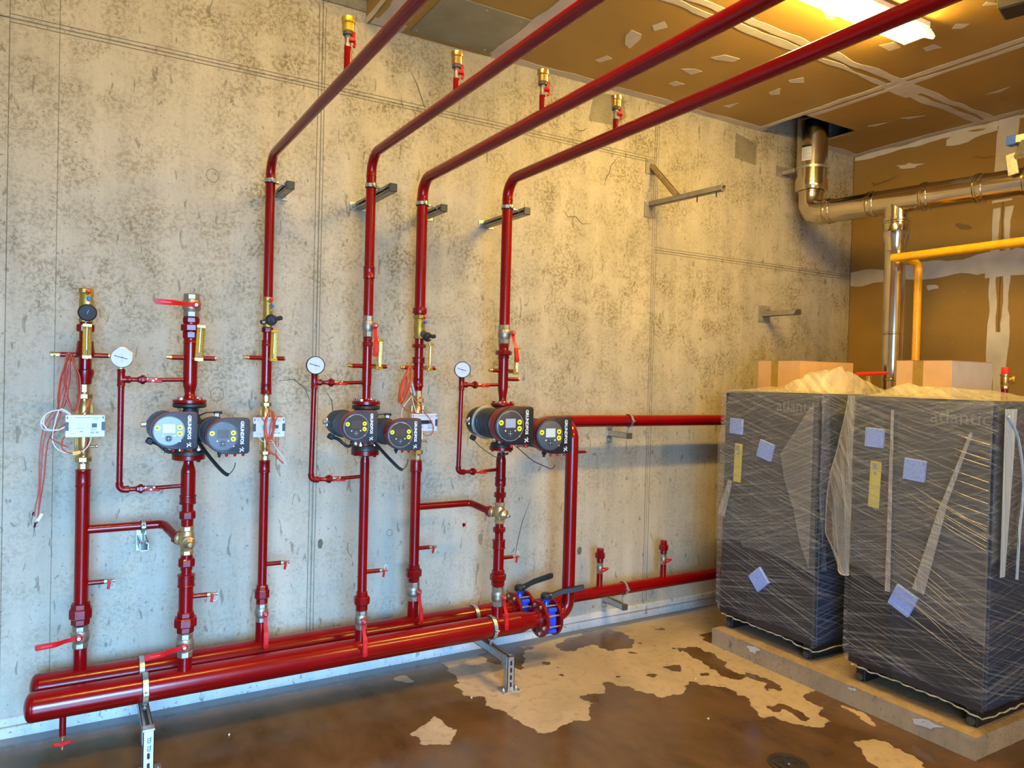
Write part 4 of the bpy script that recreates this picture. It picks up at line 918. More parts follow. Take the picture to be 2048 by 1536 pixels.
# cables
def cable(name, pts, r, mt, label, group='sensor cables', cat='cable', n=7):
    o = obj(name, MB().tube(smoothpts(pts, n), r, 7), MT[mt], at=pts[0]); return tag(o, label, cat, group)
def loops(name, cx, cy, cz, rx, rz, n, r, mt, label, tilt=0, squeeze=.25, seed=1, ends=None):
    rr = random.Random(seed); pts = []
    for i in range(n*14):
        q = 2*pi*i/14+pi/2; kx = 1+.16*sin(i*.37+seed)+rr.uniform(-.06, .06); kz = 1+.05*cos(i*.53+seed)
        lx = rx*kx*cos(q)*(1-.45*(sin(q) > .4)*1.0*squeeze*2); lz = rz*kz*sin(q)
        pts.append(V((cx+lx*cos(tilt)-lz*sin(tilt), cy-.006*((i//14) % 3)-.004*sin(q*2), cz+lx*sin(tilt)+lz*cos(tilt))))
    if ends: pts = pts+[V(e) for e in ends]
    o = obj(name, MB().tube(smoothpts(pts, 3), r, 6), MT[mt], at=pts[0]); return tag(o, label, 'cable', 'sensor cables')
loops('sensor_cable', -.020, -.232, 1.545, .026, .118, 7, .0028, 'cablered', 'red-brown cable coil hung over the leftmost riser stub', .10, .3, 3, [(-.07, -.235, 1.43), (-.095, -.235, 1.38), (-.118, -.235, 1.28), (-.125, -.235, 1.1), (-.130, -.235, 1.0)])
loops('sensor_cable', -.045, -.240, 1.535, .016, .112, 4, .0028, 'cablered', 'second red-brown coil, left strand of the leftmost riser bundle', -.12, .3, 9, [(-.06, -.242, 1.40), (-.10, -.242, 1.30), (-.112, -.24, 1.15), (-.128, -.238, 1.02), (-.134, -.238, .96)])
loops('signal_cable', -.075, -.245, 1.385, .052, .040, 3, .0022, 'cablewhite', 'white cable coil beside the leftmost heat meter', .35, 0, 5, [(-.085, -.25, 1.32), (-.07, -.25, 1.27), (-.03, -.26, 1.25), (.02, -.262, 1.255), (.045, -.26, 1.28), (.055, -.25, 1.315)])
cable('sensor_cable', [(-.085, -.24, 1.42), (-.115, -.24, 1.36), (-.128, -.24, 1.25), (-.130, -.24, 1.10), (-.14, -.24, 1.03), (-.143, -.24, .99)], .0026, 'cablered', 'long red-brown sensor lead hanging down the wall, left end')
cable('sensor_cable', [(.055, -.24, 1.48), (.03, -.245, 1.42), (-.04, -.25, 1.37), (-.09, -.25, 1.32), (-.06, -.25, 1.29), (-.03, -.26, 1.275)], .0026, 'cablered', 'red-brown lead curving into the leftmost heat meter')
cable('sensor_cable', [(-.035, -.265, 1.33), (-.050, -.27, 1.30), (-.045, -.275, 1.265), (-.01, -.275, 1.25), (.03, -.27, 1.27), (.04, -.26, 1.315)], .0026, 'cablered', 'red-brown loop below the leftmost heat meter')
o = obj('cable_tag', MB().box((.002, -.282, 1.252), (.028, .002, .014), M.Rotation(-.2, 3, 'Y')), MT['orange'], at=(.002, -.282, 1.252), smooth=0); tag(o, 'orange paper tag on a cable below the leftmost meter', 'tag')
t = thing('sensor_probe', 'bare probe ends with white label hanging at the left end of cables', 'sensor', (-.14, -.24, 1.0))
obj('probe_tip', MB().cyl((-.139, -.24, .965), (-.143, -.24, .945), .004, 8).cyl((-.143, -.24, .945), (-.146, -.24, .905), .0008, 6).cyl((-.143, -.24, .945), (-.139, -.24, .910), .0008, 6), MT['ink'], t)
obj('probe_tip', MB().cyl((-.146, -.24, 1.01), (-.150, -.24, .995), .003, 8).cyl((-.150, -.24, .995), (-.162, -.24, .955), .0008, 6).cyl((-.150, -.24, .995), (-.154, -.24, .955), .0008, 6), MT['ink'], t)
obj('paper_label', MB().box((-.125, -.241, .985), (.011, .001, .034), M.Rotation(.5, 3, 'Y')), MT['white'], t, smooth=0)
# third riser bundle
loops('sensor_cable', .775, -.300, 1.352, .020, .070, 8, .0030, 'cableor', 'orange-red cable bundle tied round the white meter box', -.08, .1, 11, [(.77, -.30, 1.25), (.80, -.30, 1.22), (.83, -.295, 1.19), (.845, -.29, 1.175)])
cable('sensor_cable', [(.722, -.275, 1.398), (.735, -.29, 1.400), (.755, -.30, 1.37), (.765, -.30, 1.31), (.76, -.30, 1.27)], .0028, 'cableor', 'orange-red lead at the upper left corner of the wrapped meter')
cable('sensor_cable', [(.838, -.275, 1.395), (.815, -.29, 1.395), (.795, -.30, 1.35), (.790, -.30, 1.29), (.775, -.30, 1.26)], .0028, 'cableor', 'orange-red lead at the upper right corner of the wrapped meter')
cable('sensor_cable', [(.765, -.298, 1.262), (.785, -.30, 1.23), (.81, -.295, 1.215), (.82, -.29, 1.20)], .0050, 'cableor', 'thick knot of orange cable below the wrapped meter')
cable('signal_cable', [(.735, -.27, 1.302), (.745, -.285, 1.285), (.765, -.305, 1.280), (.79, -.300, 1.285), (.81, -.29, 1.25), (.84, -.285, 1.21), (.865, -.28, 1.165)], .0016, 'cablewhite', 'thin white tie lead under the wrapped meter')
cable('sensor_cable', [(.815, -.262, 1.305), (.817, -.262, 1.26), (.818, -.262, 1.22), (.819, -.262, 1.16)], .0018, 'cablered', 'thin red lead hanging straight below the wrapped meter')
cable('sensor_cable', [(.825, -.262, 1.305), (.827, -.262, 1.28), (.828, -.262, 1.25)], .0018, 'cablered', 'second thin red lead below the wrapped meter, shorter')
# fifth riser bundle
loops('sensor_cable', 1.475, -.245, 1.555, .020, .095, 9, .0034, 'cableor', 'orange cable coil hung left of the fifth riser', -.22, .3, 21, [(1.455, -.245, 1.47), (1.462, -.25, 1.44), (1.50, -.26, 1.415), (1.545, -.27, 1.405)])
loops('sensor_cable', 1.455, -.250, 1.535, .014, .070, 4, .0034, 'cableor', 'outer strand of the orange coil left of the fifth riser', -.25, .2, 31)
cable('sensor_cable', [(1.50, -.25, 1.52), (1.52, -.26, 1.48), (1.565, -.275, 1.42), (1.60, -.288, 1.375), (1.618, -.290, 1.335), (1.612, -.285, 1.30), (1.585, -.27, 1.29), (1.57, -.26, 1.305)], .0026, 'cableor', 'orange lead crossing in front of the fifth riser meter')
cable('signal_cable', [(1.492, -.245, 1.58), (1.505, -.25, 1.52), (1.515, -.25, 1.47), (1.525, -.26, 1.43), (1.53, -.265, 1.405)], .0020, 'cablewhite', 'white lead running down to the fifth riser meter')
cable('signal_cable', [(1.51, -.25, 1.50), (1.47, -.25, 1.45), (1.455, -.25, 1.41), (1.458, -.25, 1.37), (1.46, -.25, 1.33)], .0018, 'cablewhite', 'white lead hanging behind the black pump head')
cable('signal_cable', [(1.500, -.252, 1.585), (1.512, -.256, 1.54), (1.522, -.256, 1.50)], .006, 'print', 'grey cable sheath beside the orange coil')
# ---------------------------------------------------------------- thermometers
TH = {1: ((.016, .050), 1.646, 1.790, -.28, 0), 2: ((.425, .459), 1.648, 1.800, -.47, .05), 3: ((.778, .811), 1.657, 1.804, -.27, .03), 4: ((1.229, 1.263), 1.633, 1.778, -.46, .03), 5: ((1.586, 1.618), 1.632, 1.777, -.26, .02), 6: ((1.996, 2.030), 1.625, 1.768, -.46, .05)}
for k, ((xa, xb), z0, z1, y, tilt) in TH.items():
    cx = (xa+xb)/2; w_ = xb-xa; H = z1-z0; px_, py_ = RISERS[k][0]
    t = thing('thermometer', 'gold V-form thermometer on the %s riser' % ORD[k], 'thermometer', (cx, y, z0), 'gold thermometers')
    rot = M.Rotation(tilt, 3, 'Y') @ M.Rotation({1: 0, 2: -.1, 3: .1, 4: .35, 5: .4, 6: .2}[k], 3, 'Z'); c0 = V((cx, y, z0))
    P_ = lambda dx, dy, dz: c0+rot @ V((dx, dy, dz))
    mb = MB()
    for s_ in (-1, 1): mb.box(P_(s_*w_*.30, .004, H/2), (w_*.36, .004, H*.96), rot @ M.Rotation(-s_*.5, 3, 'Z'))
    mb.box(P_(0, 0, H-.006), (w_, .014, .012), rot, ch=.001).box(P_(0, 0, .006), (w_, .016, .013), rot, ch=.001)
    fr = obj('frame', mb, MT['gold'], t, smooth=0)
    obj('glass_tube', MB().cyl(P_(-.001, -.001, .012), P_(-.001, -.001, H-.012), .0022, 8), MT['glass'], t)
    obj('fluid', MB().cyl(P_(-.001, -.0018, .012), P_(-.001, -.0018, .012+H*.16), .0018, 8), MT['bluecap'], t)
    mk = MB()
    for i in range(11): mk.box(P_(w_*.34, -.0015, .022+i*(H-.044)/10), (.007 if i % 2 == 0 else .004, .0008, .0018), rot @ M.Rotation(-.5, 3, 'Z'))
    obj('scale_marks', mk, MT['ink'], t, smooth=0, label='dark scale marks')
    obj('pocket_stem', MB().cyl(P_(0, .004, .006), (px_+(.012 if k > 3 else 0), py_-.015, z0+.010), .005, 10).hexa(P_(0, .002, .006), P_(0, .014, .006), .009, 6), MT['brass'], t)
# ---------------------------------------------------------------- twin-head pumps
def pump(k, heads, yf, lab, dialm, scrm, facem):
    (x, y), _ = RISERS[k]; lo = PUMPS[k]['lo']; up = PUMPS[k]['up']
    t = thing('twin_pump', lab, 'pump', (x, y, lo[0]), 'twin-head circulation pumps')
    for z0, z1, r, s_ in ((lo[0], lo[1], lo[2], 1), (up[0], up[1], up[2], -1)):
        a = V((x, y, z0 if s_ > 0 else z1)); d = V((0, 0, s_)); L = z1-z0
        f = obj('flange', MB().lathe(a, d, [(r*.96, 0), (r, .003), (r, L*.7), (r*.93, L), (r*.55, L+.002), (r*.50, L+.012)], 36), MT['castblack'], t)
        for q in (pi/4, 3*pi/4, 5*pi/4, 7*pi/4): c = a+V((r*.76*cos(q), r*.76*sin(q), s_*L)); obj('bolt', MB().hexa(c, c+d*.010, .009, 6).cyl(c, c+d*.020, .005, 10), MT['steel'], f)
    h1, h2 = heads; zc = (lo[1]+up[0])/2
    mb = MB()
    R2 = .052*h1['s']
    mb.lathe((x, y, lo[1]-.002), (0, 0, 1), [(up[2]*.55, 0), (up[2]*.52, .02), (R2*.9, .055), (R2, (up[0]-lo[1])/2), (R2*.9, up[0]-lo[1]-.05), (up[2]*.52, up[0]-lo[1]-.018), (up[2]*.55, up[0]-lo[1]+.004)], 28)
    for h in heads: mb.lathe((h['mx'], y+.045, h['mz']), (0, -1, 0), [(R2*.75, 0), (R2*1.12, .012), (R2*1.18, .050), (R2*1.12, .082), (R2*1.25, .086), (R2*1.25, .094)], 30); mb.tube([(x, y, h['mz']), ((x+h['mx'])/2, y, h['mz']), (h['mx'], y, h['mz'])], [R2*.9, R2*.95, R2*1.0], 20)
    obj('volute', mb, MT['castblack'], t)
    for i, h in enumerate(heads):
        s_ = h['s']; H = h['H']; mx, mz = h['mx'], h['mz']; ym = y-.050; kr = 1.30 if k == 6 else 1.24
        obj('clamp_ring', MB().lathe((mx, ym, mz), (0, -1, 0), [(R2*1.22, 0), (R2*kr, .001), (R2*kr, .011), (R2*1.22, .012)], 32).box((mx+R2*.9, ym-.006, mz-R2*1.05), (.012, .014, .02), ch=.002), MT['steel'] if k == 6 else MT['castblack'], t)
        pr = [(R2*1.12, 0)]; L = abs(yf-ym)-.050*s_; nf = 9
        for j in range(nf): t0 = .01+(L-.012)*j/nf; dt = (L-.012)/nf; pr += [(R2*1.0, t0), (R2*1.0, t0+dt*.35), (R2*1.14, t0+dt*.45), (R2*1.14, t0+dt*.9)]
        pr += [(R2*1.16, L)]
        obj('motor_housing', MB().lathe((mx, ym-.010, mz), (0, -1, 0), pr, 32), MT['castblack'], t)
        # control box: rounded nose left, straight right end
        def outline(k_, n=18):
            xr = .684*H*k_; xe = .15*H; pts = []
            for j in range(n+1): q = pi/2+pi*j/n; pts.append((xe+.606*H*k_*cos(q), .5*H*k_*sin(q)))
            rc = .09*H
            for j in range(6): q = -pi/2+pi/2*j/5; pts.append((xr-rc+rc*cos(q), -.5*H*k_*.99+rc+rc*sin(q)))
            for j in range(6): q = pi/2*j/5; pts.append((xr-rc+rc*cos(q), .5*H*k_*.99-rc+rc*sin(q)))
            return pts
        o1, o2, o3, o0 = outline(1.0), outline(1.015), outline(.93), outline(.965)
        def shell(secs):
            mb = MB(); vs = []; n = len(secs[0][0])
            for pl, yy in secs: vs += [V((mx+a, yy, mz+b+h.get('dz', 0))) for a, b in pl]
            fs = [tuple(range(n)), tuple(range(len(vs)-1, len(vs)-n-1, -1))]
            for s0 in range(len(secs)-1):
                for j in range(n): j2 = (j+1) % n; fs.append((s0*n+j, s0*n+j2, (s0+1)*n+j2, (s0+1)*n+j))
            return mb.add(vs, fs)
        cbx = obj('control_box', shell([(o1, yf+.014*s_), (o1, yf+.002), (o0, yf)]), MT[facem], t)
        obj('red_rim', shell([(outline(.97), yf+.062*s_), (o2, yf+.046*s_), (o2, yf+.0145*s_)]), MT['rim'], cbx)
        obj('rear_shell', shell([(outline(.72), yf+.092*s_), (outline(.90), yf+.072*s_), (o3, yf+.0625*s_)]), MT['facek'], cbx)
        uz = V((0, 0, 1)); ux = V((1, 0, 0)); fc = V((mx, yf, mz+h.get('dz', 0))); nn = V((0, -1, 0))
        rd = .385*H
        fcd = fc+ux*(-.02*H)
        obj('dial', MB().lathe(fcd-nn*.002, nn, [(rd, 0), (rd, .003), (rd*.97, .0042)], 44), MT[dialm[i]], cbx)
        obj('dial_ring', MB().lathe(fcd-nn*.002, nn, [(rd*1.03, 0), (rd*1.03, .0026)], 44), MT['print'] if dialm[i] == 'dial' else MT['dialhalfglare'], cbx)
        q = fcd+nn*.0026
        obj('screen', MB().box(q+ux*(-.005*H)+uz*(.07*H), (.30*H, .0012, .235*H)), MT[scrm[i]], cbx, smooth=0)
        for dx, dz in ((-.285, .085), (.265, .095), (.265, -.075)):
            st = q+ux*(dx*H)+uz*(dz*H)
            stk = obj('yellow_sticker', MB().lathe(st-nn*.001, nn, [(.068*H, 0), (.068*H, .0022)], 22), MT['yellow'], cbx)
            obj('sticker_print', MB().box(st+nn*.0015-ux*.012*H, (.035*H, .0008, .034*H)).box(st+nn*.0015+ux*.016*H, (.024*H, .0008, .014*H)), MT['ink'], cbx, smooth=0)
        bc = q+uz*(-.20*H)-ux*.01*H
        obj('key_pad', MB().lathe(bc-nn*.001, nn, [(.082*H, 0), (.082*H, .002)], 26), MT['face'], cbx)
        mk = MB().box(bc+nn*.0014, (.028*H, .0008, .022*H))
        for a, b in ((.055, 0), (-.055, 0), (0, .055), (0, -.055)): mk.box(bc+ux*a*H+uz*b*H+nn*.0014, (.012*H, .0008, .012*H))
        for a in (-.145, .145): mk.lathe(bc+ux*a*H+uz*.075*H-nn*.001, nn, [(.020*H, 0), (.020*H, .0026)], 10)
        obj('key_marks', mk, MT['whiteink'], cbx, smooth=0)
        obj('indicator', MB().box(fcd+ux*.27*H-uz*.27*H+nn*.001, (.055*H, .002, .03*H), M.Rotation(.8, 3, 'Y')), MT['whiteink'] if k == 2 else MT['orange'], cbx, smooth=0)
        for a, b in ((-.31, -.03), (.16, .44), (.62, .32), (.62, -.32), (.16, -.44)):
            p = fc+ux*a*H+uz*b*H; obj('screw_hole', MB().cyl(p-nn*.001, p+nn*.0006, .016*H, 10), MT['ink'], cbx)
        # lettering runs down the right side, with the cross emblem below it
            lm = text_mb('GRUNDFOS', .122*H, fc+ux*.475*H+uz*.095*H+nn*.0003, -uz, ux, .0006, bold=.0006, spacing=1.0)
        obj('lettering', lm, MT['whiteink'], cbx, smooth=0)
        e = fc+ux*.475*H-uz*.385*H+nn*.0008; eb = MB()
        for an in (.62, -.62): eb.box(e, (.135*H, .0008, .022*H), M.Rotation(an, 3, 'Y'))
        eb.box(e+uz*.062*H+ux*.02*H, (.018*H, .0008, .035*H), M.Rotation(.5, 3, 'Y')).box(e-uz*.05*H-ux*.04*H, (.018*H, .0008, .03*H), M.Rotation(.2, 3, 'Y'))
        obj('cross_emblem', eb, MT['whiteink'], cbx, smooth=0)
        for j in range(3): p = fc+ux*(.10+.22*j)*H-uz*.5*H-nn*.020*s_; obj('cable_gland', MB().lathe(p+uz*.004, -uz, [(.042*H, 0), (.042*H, .010*s_), (.034*H, .015*s_)], 16), MT['lever'] if k != 6 else MT['redcap'], cbx)
        obj('connector', MB().box(fc-ux*.08*H-uz*.50*H-nn*.03*s_, (.10*H, .02, .075*H), ch=.003).cyl(fc-ux*.08*H-uz*.52*H-nn*.03*s_, fc-ux*.08*H-uz*.60*H-nn*.03*s_, .035*H, 12), MT['black'], cbx, smooth=30)
    # sensor connector on the volute back, with leads
    h = heads[0]; c = V((h['mx']-R2*1.05, y-.01, h['mz']+.005))
    obj('sensor_plug', MB().cyl(c+V((.02, 0, 0)), c-V((.022, 0, 0)), .010, 14).cyl(c-V((.008, 0, -.018)), c-V((.008, 0, .018)), .005, 10).lathe(c-V((.018, 0, 0)), (-1, 0, 0), [(.007, 0), (.012, .003), (.012, .008), (.008, .011)], 14), MT['steel'], t)
    c2 = V((h['mx']-R2*.95, y-.03, h['mz']-R2*1.2)); obj('plug', MB().box(c2, (.028, .026, .026), M.Rotation(.5, 3, 'Y'), ch=.004), MT['black'], t, smooth=0)
    if k == 6: cab = [c2, c2+V((.01, -.03, -.03)), c2+V((.05, -.05, -.065)), c2+V((.095, -.06, -.095)), c2+V((.115, -.06, -.10))]
    else: cab = [c2, c2+V((.03, -.02, -.012)), c2+V((.05, -.03, -.03)), c2+V((.075, -.03, -.045)), c2+V((.10, -.02, -.035))]
    obj('cable', MB().tube(smoothpts(cab, 6), .0018 if k == 6 else .0075*h['s'], 8), MT['black'], t)
    if k == 6: e = cab[-1]; obj('cable_sleeve', MB().cyl(e, e+V((.055, -.02, .022)), .006, 10), MT['black'], t)
    g = heads[1]; a = V((g['mx']-g['H']*.42, y-.06, g['mz']-g['H']*.30))
    cab = [a, a+V((.02, -.04, -.035)), a+V((.055, -.09, -.085)), a+V((.085, -.12, -.120)), a+V((.10, -.13, -.128))]
    if k == 6: cab = [a+V((0, .02, 0)), a+V((.02, -.03, -.03)), a+V((.055, -.12, -.085)), a+V((.08, -.18, -.105)), a+V((.115, -.21, -.12)), a+V((.135, -.21, -.10))]
    obj('cable', MB().tube(smoothpts(cab, 6), .0075*g['s'] if k != 6 else .0022, 8), MT['black'], t)
    if k != 6: e = cab[-1]; obj('cable', MB().tube(smoothpts([e, e+V((.01, 0, .01)), e+V((.022, 0, .028)), e+V((.028, .005, .05))], 5), .0018, 6), MT['black'], t)
    a = V((x+.03, y-.02, up[0]-.04)); b = V((g['mx'], y-.03, g['mz']+R2*1.3))
    obj('plug', MB().box(b+V((.018, 0, .012)), (.034, .022, .012), ch=.003).box(b+V((.016, 0, .0)), (.018, .018, .014), ch=.002), [MT['black']], t, smooth=0)
    obj('sensor_label', MB().box(b+V((.012, -.013, .0)), (.016, .002, .018)), MT['white'], t, smooth=0)
    obj('cable', MB().tube(smoothpts([a+V((-.02, -.03, -.02)), a, (a+b)/2+V((0, -.01, .015)), b+V((.004, 0, .014))], 6), .0028, 8), MT['black'], t)
pump(2, [dict(mx=.313, mz=1.371, H=.145, s=1.0), dict(mx=.511, mz=1.346, H=.146, s=1.0)], -.70, 'twin-head circulation pump with grey covers, on the second riser', ['dialglare', 'dialhalfglare'], ['screenlit', 'screen'], 'face')
pump(4, [dict(mx=1.078, mz=1.373, H=.142, s=1.0), dict(mx=1.290, mz=1.333, H=.148, s=1.0)], -.655, 'twin-head circulation pump with dark blank screens, on the fourth riser', ['dial', 'dial'], ['screen', 'screen'], 'face')
pump(6, [dict(mx=1.845, mz=1.370, H=.190, s=1.3), dict(mx=2.083, mz=1.318, H=.190, s=1.3)], -.71, 'biggest twin-head pump, black covers and lit pale screens, sixth riser', ['dial', 'dialhalfglare'], ['screengrey', 'screenlit'], 'facek')
# ---------------------------------------------------------------- strut brackets and clamps
def channel(mb, a, b, w_, h_, open_dir, t=.003):
    """C-section strut from a to b, open towards open_dir"""
    a = V(a); b = V(b); d = (b-a).normalized(); o = V(open_dir); o = (o-d*o.dot(d)).normalized(); s_ = d.cross(o); m3 = M((d, s_, o)).transposed(); L = (b-a).length; c = (a+b)/2
    mb.box(c-o*(h_/2-t/2), (L, w_, t), m3)
    for k in (-1, 1):
        mb.box(c+s_*k*(w_/2-t/2), (L, t, h_), m3); mb.box(c+s_*k*(w_/2-w_*.16)+o*(h_/2-t/2), (L, w_*.30, t), m3)
    return mb
def wall_bracket(x, z, L, opn, label, plate=(.10, .045), plate_vert=False, cap=True, sz=.036, slots=0):
    t = thing('strut_bracket', label, 'bracket', (x, 0, z), 'strut brackets on the concrete wall')
    pw, ph = plate
    obj('wall_plate', MB().box((x, -.003, z), (pw, .006, ph), ch=.001), MT['galv'], t, smooth=0)
    for s_ in (-1, 1):
        c = V((x+(s_*pw*.36 if not plate_vert else 0), -.006, z+(s_*ph*.36 if plate_vert else 0)))
        obj('anchor_bolt', MB().lathe(c, (0, -1, 0), [(.013, 0), (.013, .002)], 18).hexa(c-V((0, .002, 0)), c-V((0, .010, 0)), .0085, 6).cyl(c-V((0, .01, 0)), c-V((0, .016, 0)), .004, 8), MT['galv'], t)
    obj('strut', channel(MB(), (x, -.004, z), (x, -L, z), sz, sz, opn), MT['galvdark'] if z > 2 else MT['galv'], t, smooth=0)
    if cap: obj('end_cap', MB().box((x, -L-.004, z), (sz+.003, .014, sz+.003), ch=.002), MT['capgrey'], t, smooth=0)
    return t
def clamp(c, axis, r, rod_dir, rod_to, label, rub='rubber', wdt=.018):
    t = thing('pipe_clamp', label, 'clamp', c, 'pipe clamps')
    c = V(c); ax = V(axis).normalized(); rd = V(rod_dir).normalized()
    obj('rubber_lining', MB().lathe(c-ax*(wdt/2+.0025), ax, [(r+.0005, 0), (r+.004, .0005), (r+.004, wdt+.0045), (r+.0005, wdt+.005)], 36), MT[rub], t)
    obj('steel_band', MB().lathe(c-ax*wdt/2, ax, [(r+.003, 0), (r+.0065, .0008), (r+.0065, wdt-.0008), (r+.003, wdt)], 36), MT['galv'], t)
    s_ = ax.cross(rd)
    for k in (-1, 1):
        e = c+s_*k*(r+.012); m3 = M((s_*k, ax, rd)).transposed()
        obj('clamp_lug', MB().box(e, (.018, wdt, .010), m3, ch=.001), MT['galv'], t, smooth=0)
        obj('clamp_screw', MB().hexa(e-rd*.010, e-rd*.005, .0055, 6).cyl(e-rd*.005, e+rd*.012, .003, 8), MT['steel'], t)
    obj('threaded_rod', MB().cyl(c+rd*(r+.005), c+rd*rod_to, .0045, 10).hexa(c+rd*(r+.004), c+rd*(r+.016), .0085, 6).hexa(c+rd*(rod_to-.012), c+rd*(rod_to-.003), .0085, 6), MT['steel'], t)
    return t
for k, dx, L, lab in ((3, .082, .245, 'short strut bracket behind the leftmost overhead pipe'), (4, .072, .50, 'long strut bracket behind the second overhead pipe'), (5, .100, .250, 'short strut bracket behind the third overhead pipe'), (6, .087, .455, 'long strut bracket behind the rightmost overhead pipe')):
    (x, y), _ = RISERS[k]; wall_bracket(x+dx, 2.498, L, (-1, 0, 0), lab)
    clamp((x, y, 2.516), (0, 0, 1), OVER[k][2], (1, 0, -.12), dx-.004, 'pipe clamp high on the %s riser pipe' % ORD[k])
wall_bracket(3.012, 1.252, .205, (0, 0, 1), 'strut bracket under the upper horizontal pipe', plate=(.042, .12), plate_vert=True, sz=.034)
clamp((3.035, -.17, 1.347), (1, 0, 0), .0365, (-.15, 0, -1), .080, 'pipe clamp on the upper horizontal pipe at right')
wall_bracket(3.010, .165, .210, (0, 0, 1), 'strut bracket under the low pipe, near the skirting', plate=(.042, .12), plate_vert=True, sz=.034)
clamp((3.030, -.17, .273), (1, 0, 0), .0375, (-.12, 0, -1), .092, 'pipe clamp on the low pipe at right')
wall_bracket(.268, .812, .185, (0, 0, 1), 'short open strut bracket under the left crossover pipe', plate=(.042, .11), plate_vert=True, cap=False, sz=.036)
clamp((.262, YBK, .912), (1, 0, 0), .0185, (0, .0, -1), .085, 'small pipe clamp on the left crossover pipe')
# floor-standing frames below the headers
for x, lab, far in ((.265, 'white-faced slotted strut post under the left end of the headers', False), (1.935, 'galvanised slotted strut post with foot under the right end of headers', True)):
    t = thing('support_frame', lab, 'support', (x, -.60, 0), 'support frames under the headers')
    obj('cross_strut', channel(MB(), (x, -.005, .152), (x, -.585, .152), .040, .040, (0, 0, 1)), MT['galv'], t, smooth=0)
    po = obj('post', channel(MB(), (x, -.600, .006), (x, -.600, .176 if far else .172), .041, .040, (0, 1, 0)), MT['galv'], t, smooth=0)
    if not far:
        obj('white_label', MB().box((x, -.6212, .088), (.034, .001, .164)), MT['white'], po, smooth=0)
        blk = simple('blue_print', (.03, .16, .42), .5)
        for z in (.137, .104): obj('lettering', text_mb('TD', .019, (x+.001, -.6220, z), (0, 0, -1), (1, 0, 0), .0003, bold=.0008), blk, po, smooth=0)
        obj('top_cap', MB().box((x, -.600, .176), (.044, .044, .008), ch=.001), MT['galv'], t, smooth=0)
        zs_ = (.074, .034)
    else: zs_ = (.145, .108, .071, .034)
    for z in zs_: obj('slot', MB().prism([(.0055*cos(q), .0055*sin(q)+(.007 if sin(q) > 0 else -.007)) for q in [2*pi*j/16 for j in range(16)]], (x, -.6206 if far else -.6222, z), (1, 0, 0), (0, 0, 1), (0, .002, 0)), MT['ink'], po, smooth=0)
    obj('foot_plate', MB().box((x, -.60, .003), (.10, .085, .006), ch=.001), MT['galv'], t, smooth=0)
    for s_ in (-1, 1): obj('anchor_bolt', MB().hexa((x+s_*.037, -.61, .006), (x+s_*.037, -.61, .014), .008, 6).cyl((x+s_*.037, -.61, .014), (x+s_*.037, -.61, .022), .004, 8), MT['steel'], t)
    obj('corner_plate', MB().box((x-.022, -.585, .145), (.003, .05, .06), ch=.001), MT['galv'], t, smooth=0)
    for y, l2 in ((YFR, 'front'), (YBK, 'rear')):
        clamp((x, y, ZM), (1, 0, 0), .0575, (0, 0, -1), .094, 'large pipe clamp round the %s header, %s end' % (l2, 'right' if far else 'left'), wdt=.022)
# ---------------------------------------------------------------- bare consoles on the right part of the wall
t = thing('console_arm', 'brown-grey steel console with diagonal brace on the concrete wall', 'bracket', (3.308, 0, 2.77))
grey = simple('primed_steel', (.30, .27, .22), .5, .3, .15, 20); rust = simple('yellowish_brace', (.40, .30, .14), .5, .3, .2, 20)
for z in (3.042, 2.752):
    p = obj('wall_plate', MB().box((3.300, -.004, z), (.088, .008, .10), ch=.001), grey, t, smooth=0)
    for s_ in ((-.028, .034), (.028, -.034)): obj('anchor_bolt', MB().hexa((3.300+s_[0], -.008, z+s_[1]), (3.300+s_[0], -.015, z+s_[1]), .008, 6), MT['galv'], p)
obj('arm', channel(MB(), (3.308, -.006, 2.790), (3.308, -.66, 2.770), .036, .034, (0, 0, 1)), grey, t, smooth=0)
obj('brace', channel(MB(), (3.308, -.008, 3.050), (3.308, -.262, 2.800), .034, .030, (0, -.7, .7)), rust, t, smooth=0)
for yy in (-.44, -.60): obj('threaded_rod', MB().cyl((3.308, yy, 2.79), (3.308, yy, 2.725), .004, 8), MT['capgrey'], t)
t = thing('console_arm', 'short grey steel arm on a square plate, above the left wrapped boiler', 'bracket', (4.451, 0, 2.12))
obj('wall_plate', MB().box((4.455, -.004, 2.125), (.125, .008, .125), ch=.001), grey, t, smooth=0)
for s_ in (-1, 1): obj('anchor_bolt', MB().hexa((4.455+s_*.03, -.008, 2.125+s_*.04), (4.455+s_*.03, -.016, 2.125+s_*.04), .009, 6), MT['galv'], t)
obj('arm', channel(MB(), (4.451, -.006, 2.122), (4.451, -.30, 2.122), .042, .038, (0, 0, 1)), grey, t, smooth=0)
obj('arm_end', MB().prism([(-.019, -.019), (.019, .019), (-.019, .019)], (4.43, -.30, 2.122), (0, 0, 1), (0, -1, 0), (.042, 0, 0)), MT['capgrey'], t, smooth=0)
# ---------------------------------------------------------------- ceiling lamps
def lamp(x0, y0, label, ZC=ZC):
    t = thing('ceiling_lamp', label, 'lamp', (x0, y0, ZC))
    obj('housing', MB().box((x0, y0, ZC-.020), (1.26, .15, .04), ch=.008), MT['white'], t, smooth=0)
    obj('diffuser', MB().box((x0, y0, ZC-.062), (1.20, .125, .045), ch=.018), MT['lamp'], t, smooth=30)
    for s_ in (-1, 1): obj('end_cap', MB().box((x0+s_*.612, y0, ZC-.055), (.03, .13, .05), ch=.01), MT['white'], t, smooth=0)
    return t
lt = lamp(3.09, -1.565, 'bright ceiling light fitting behind the rightmost overhead pipe')
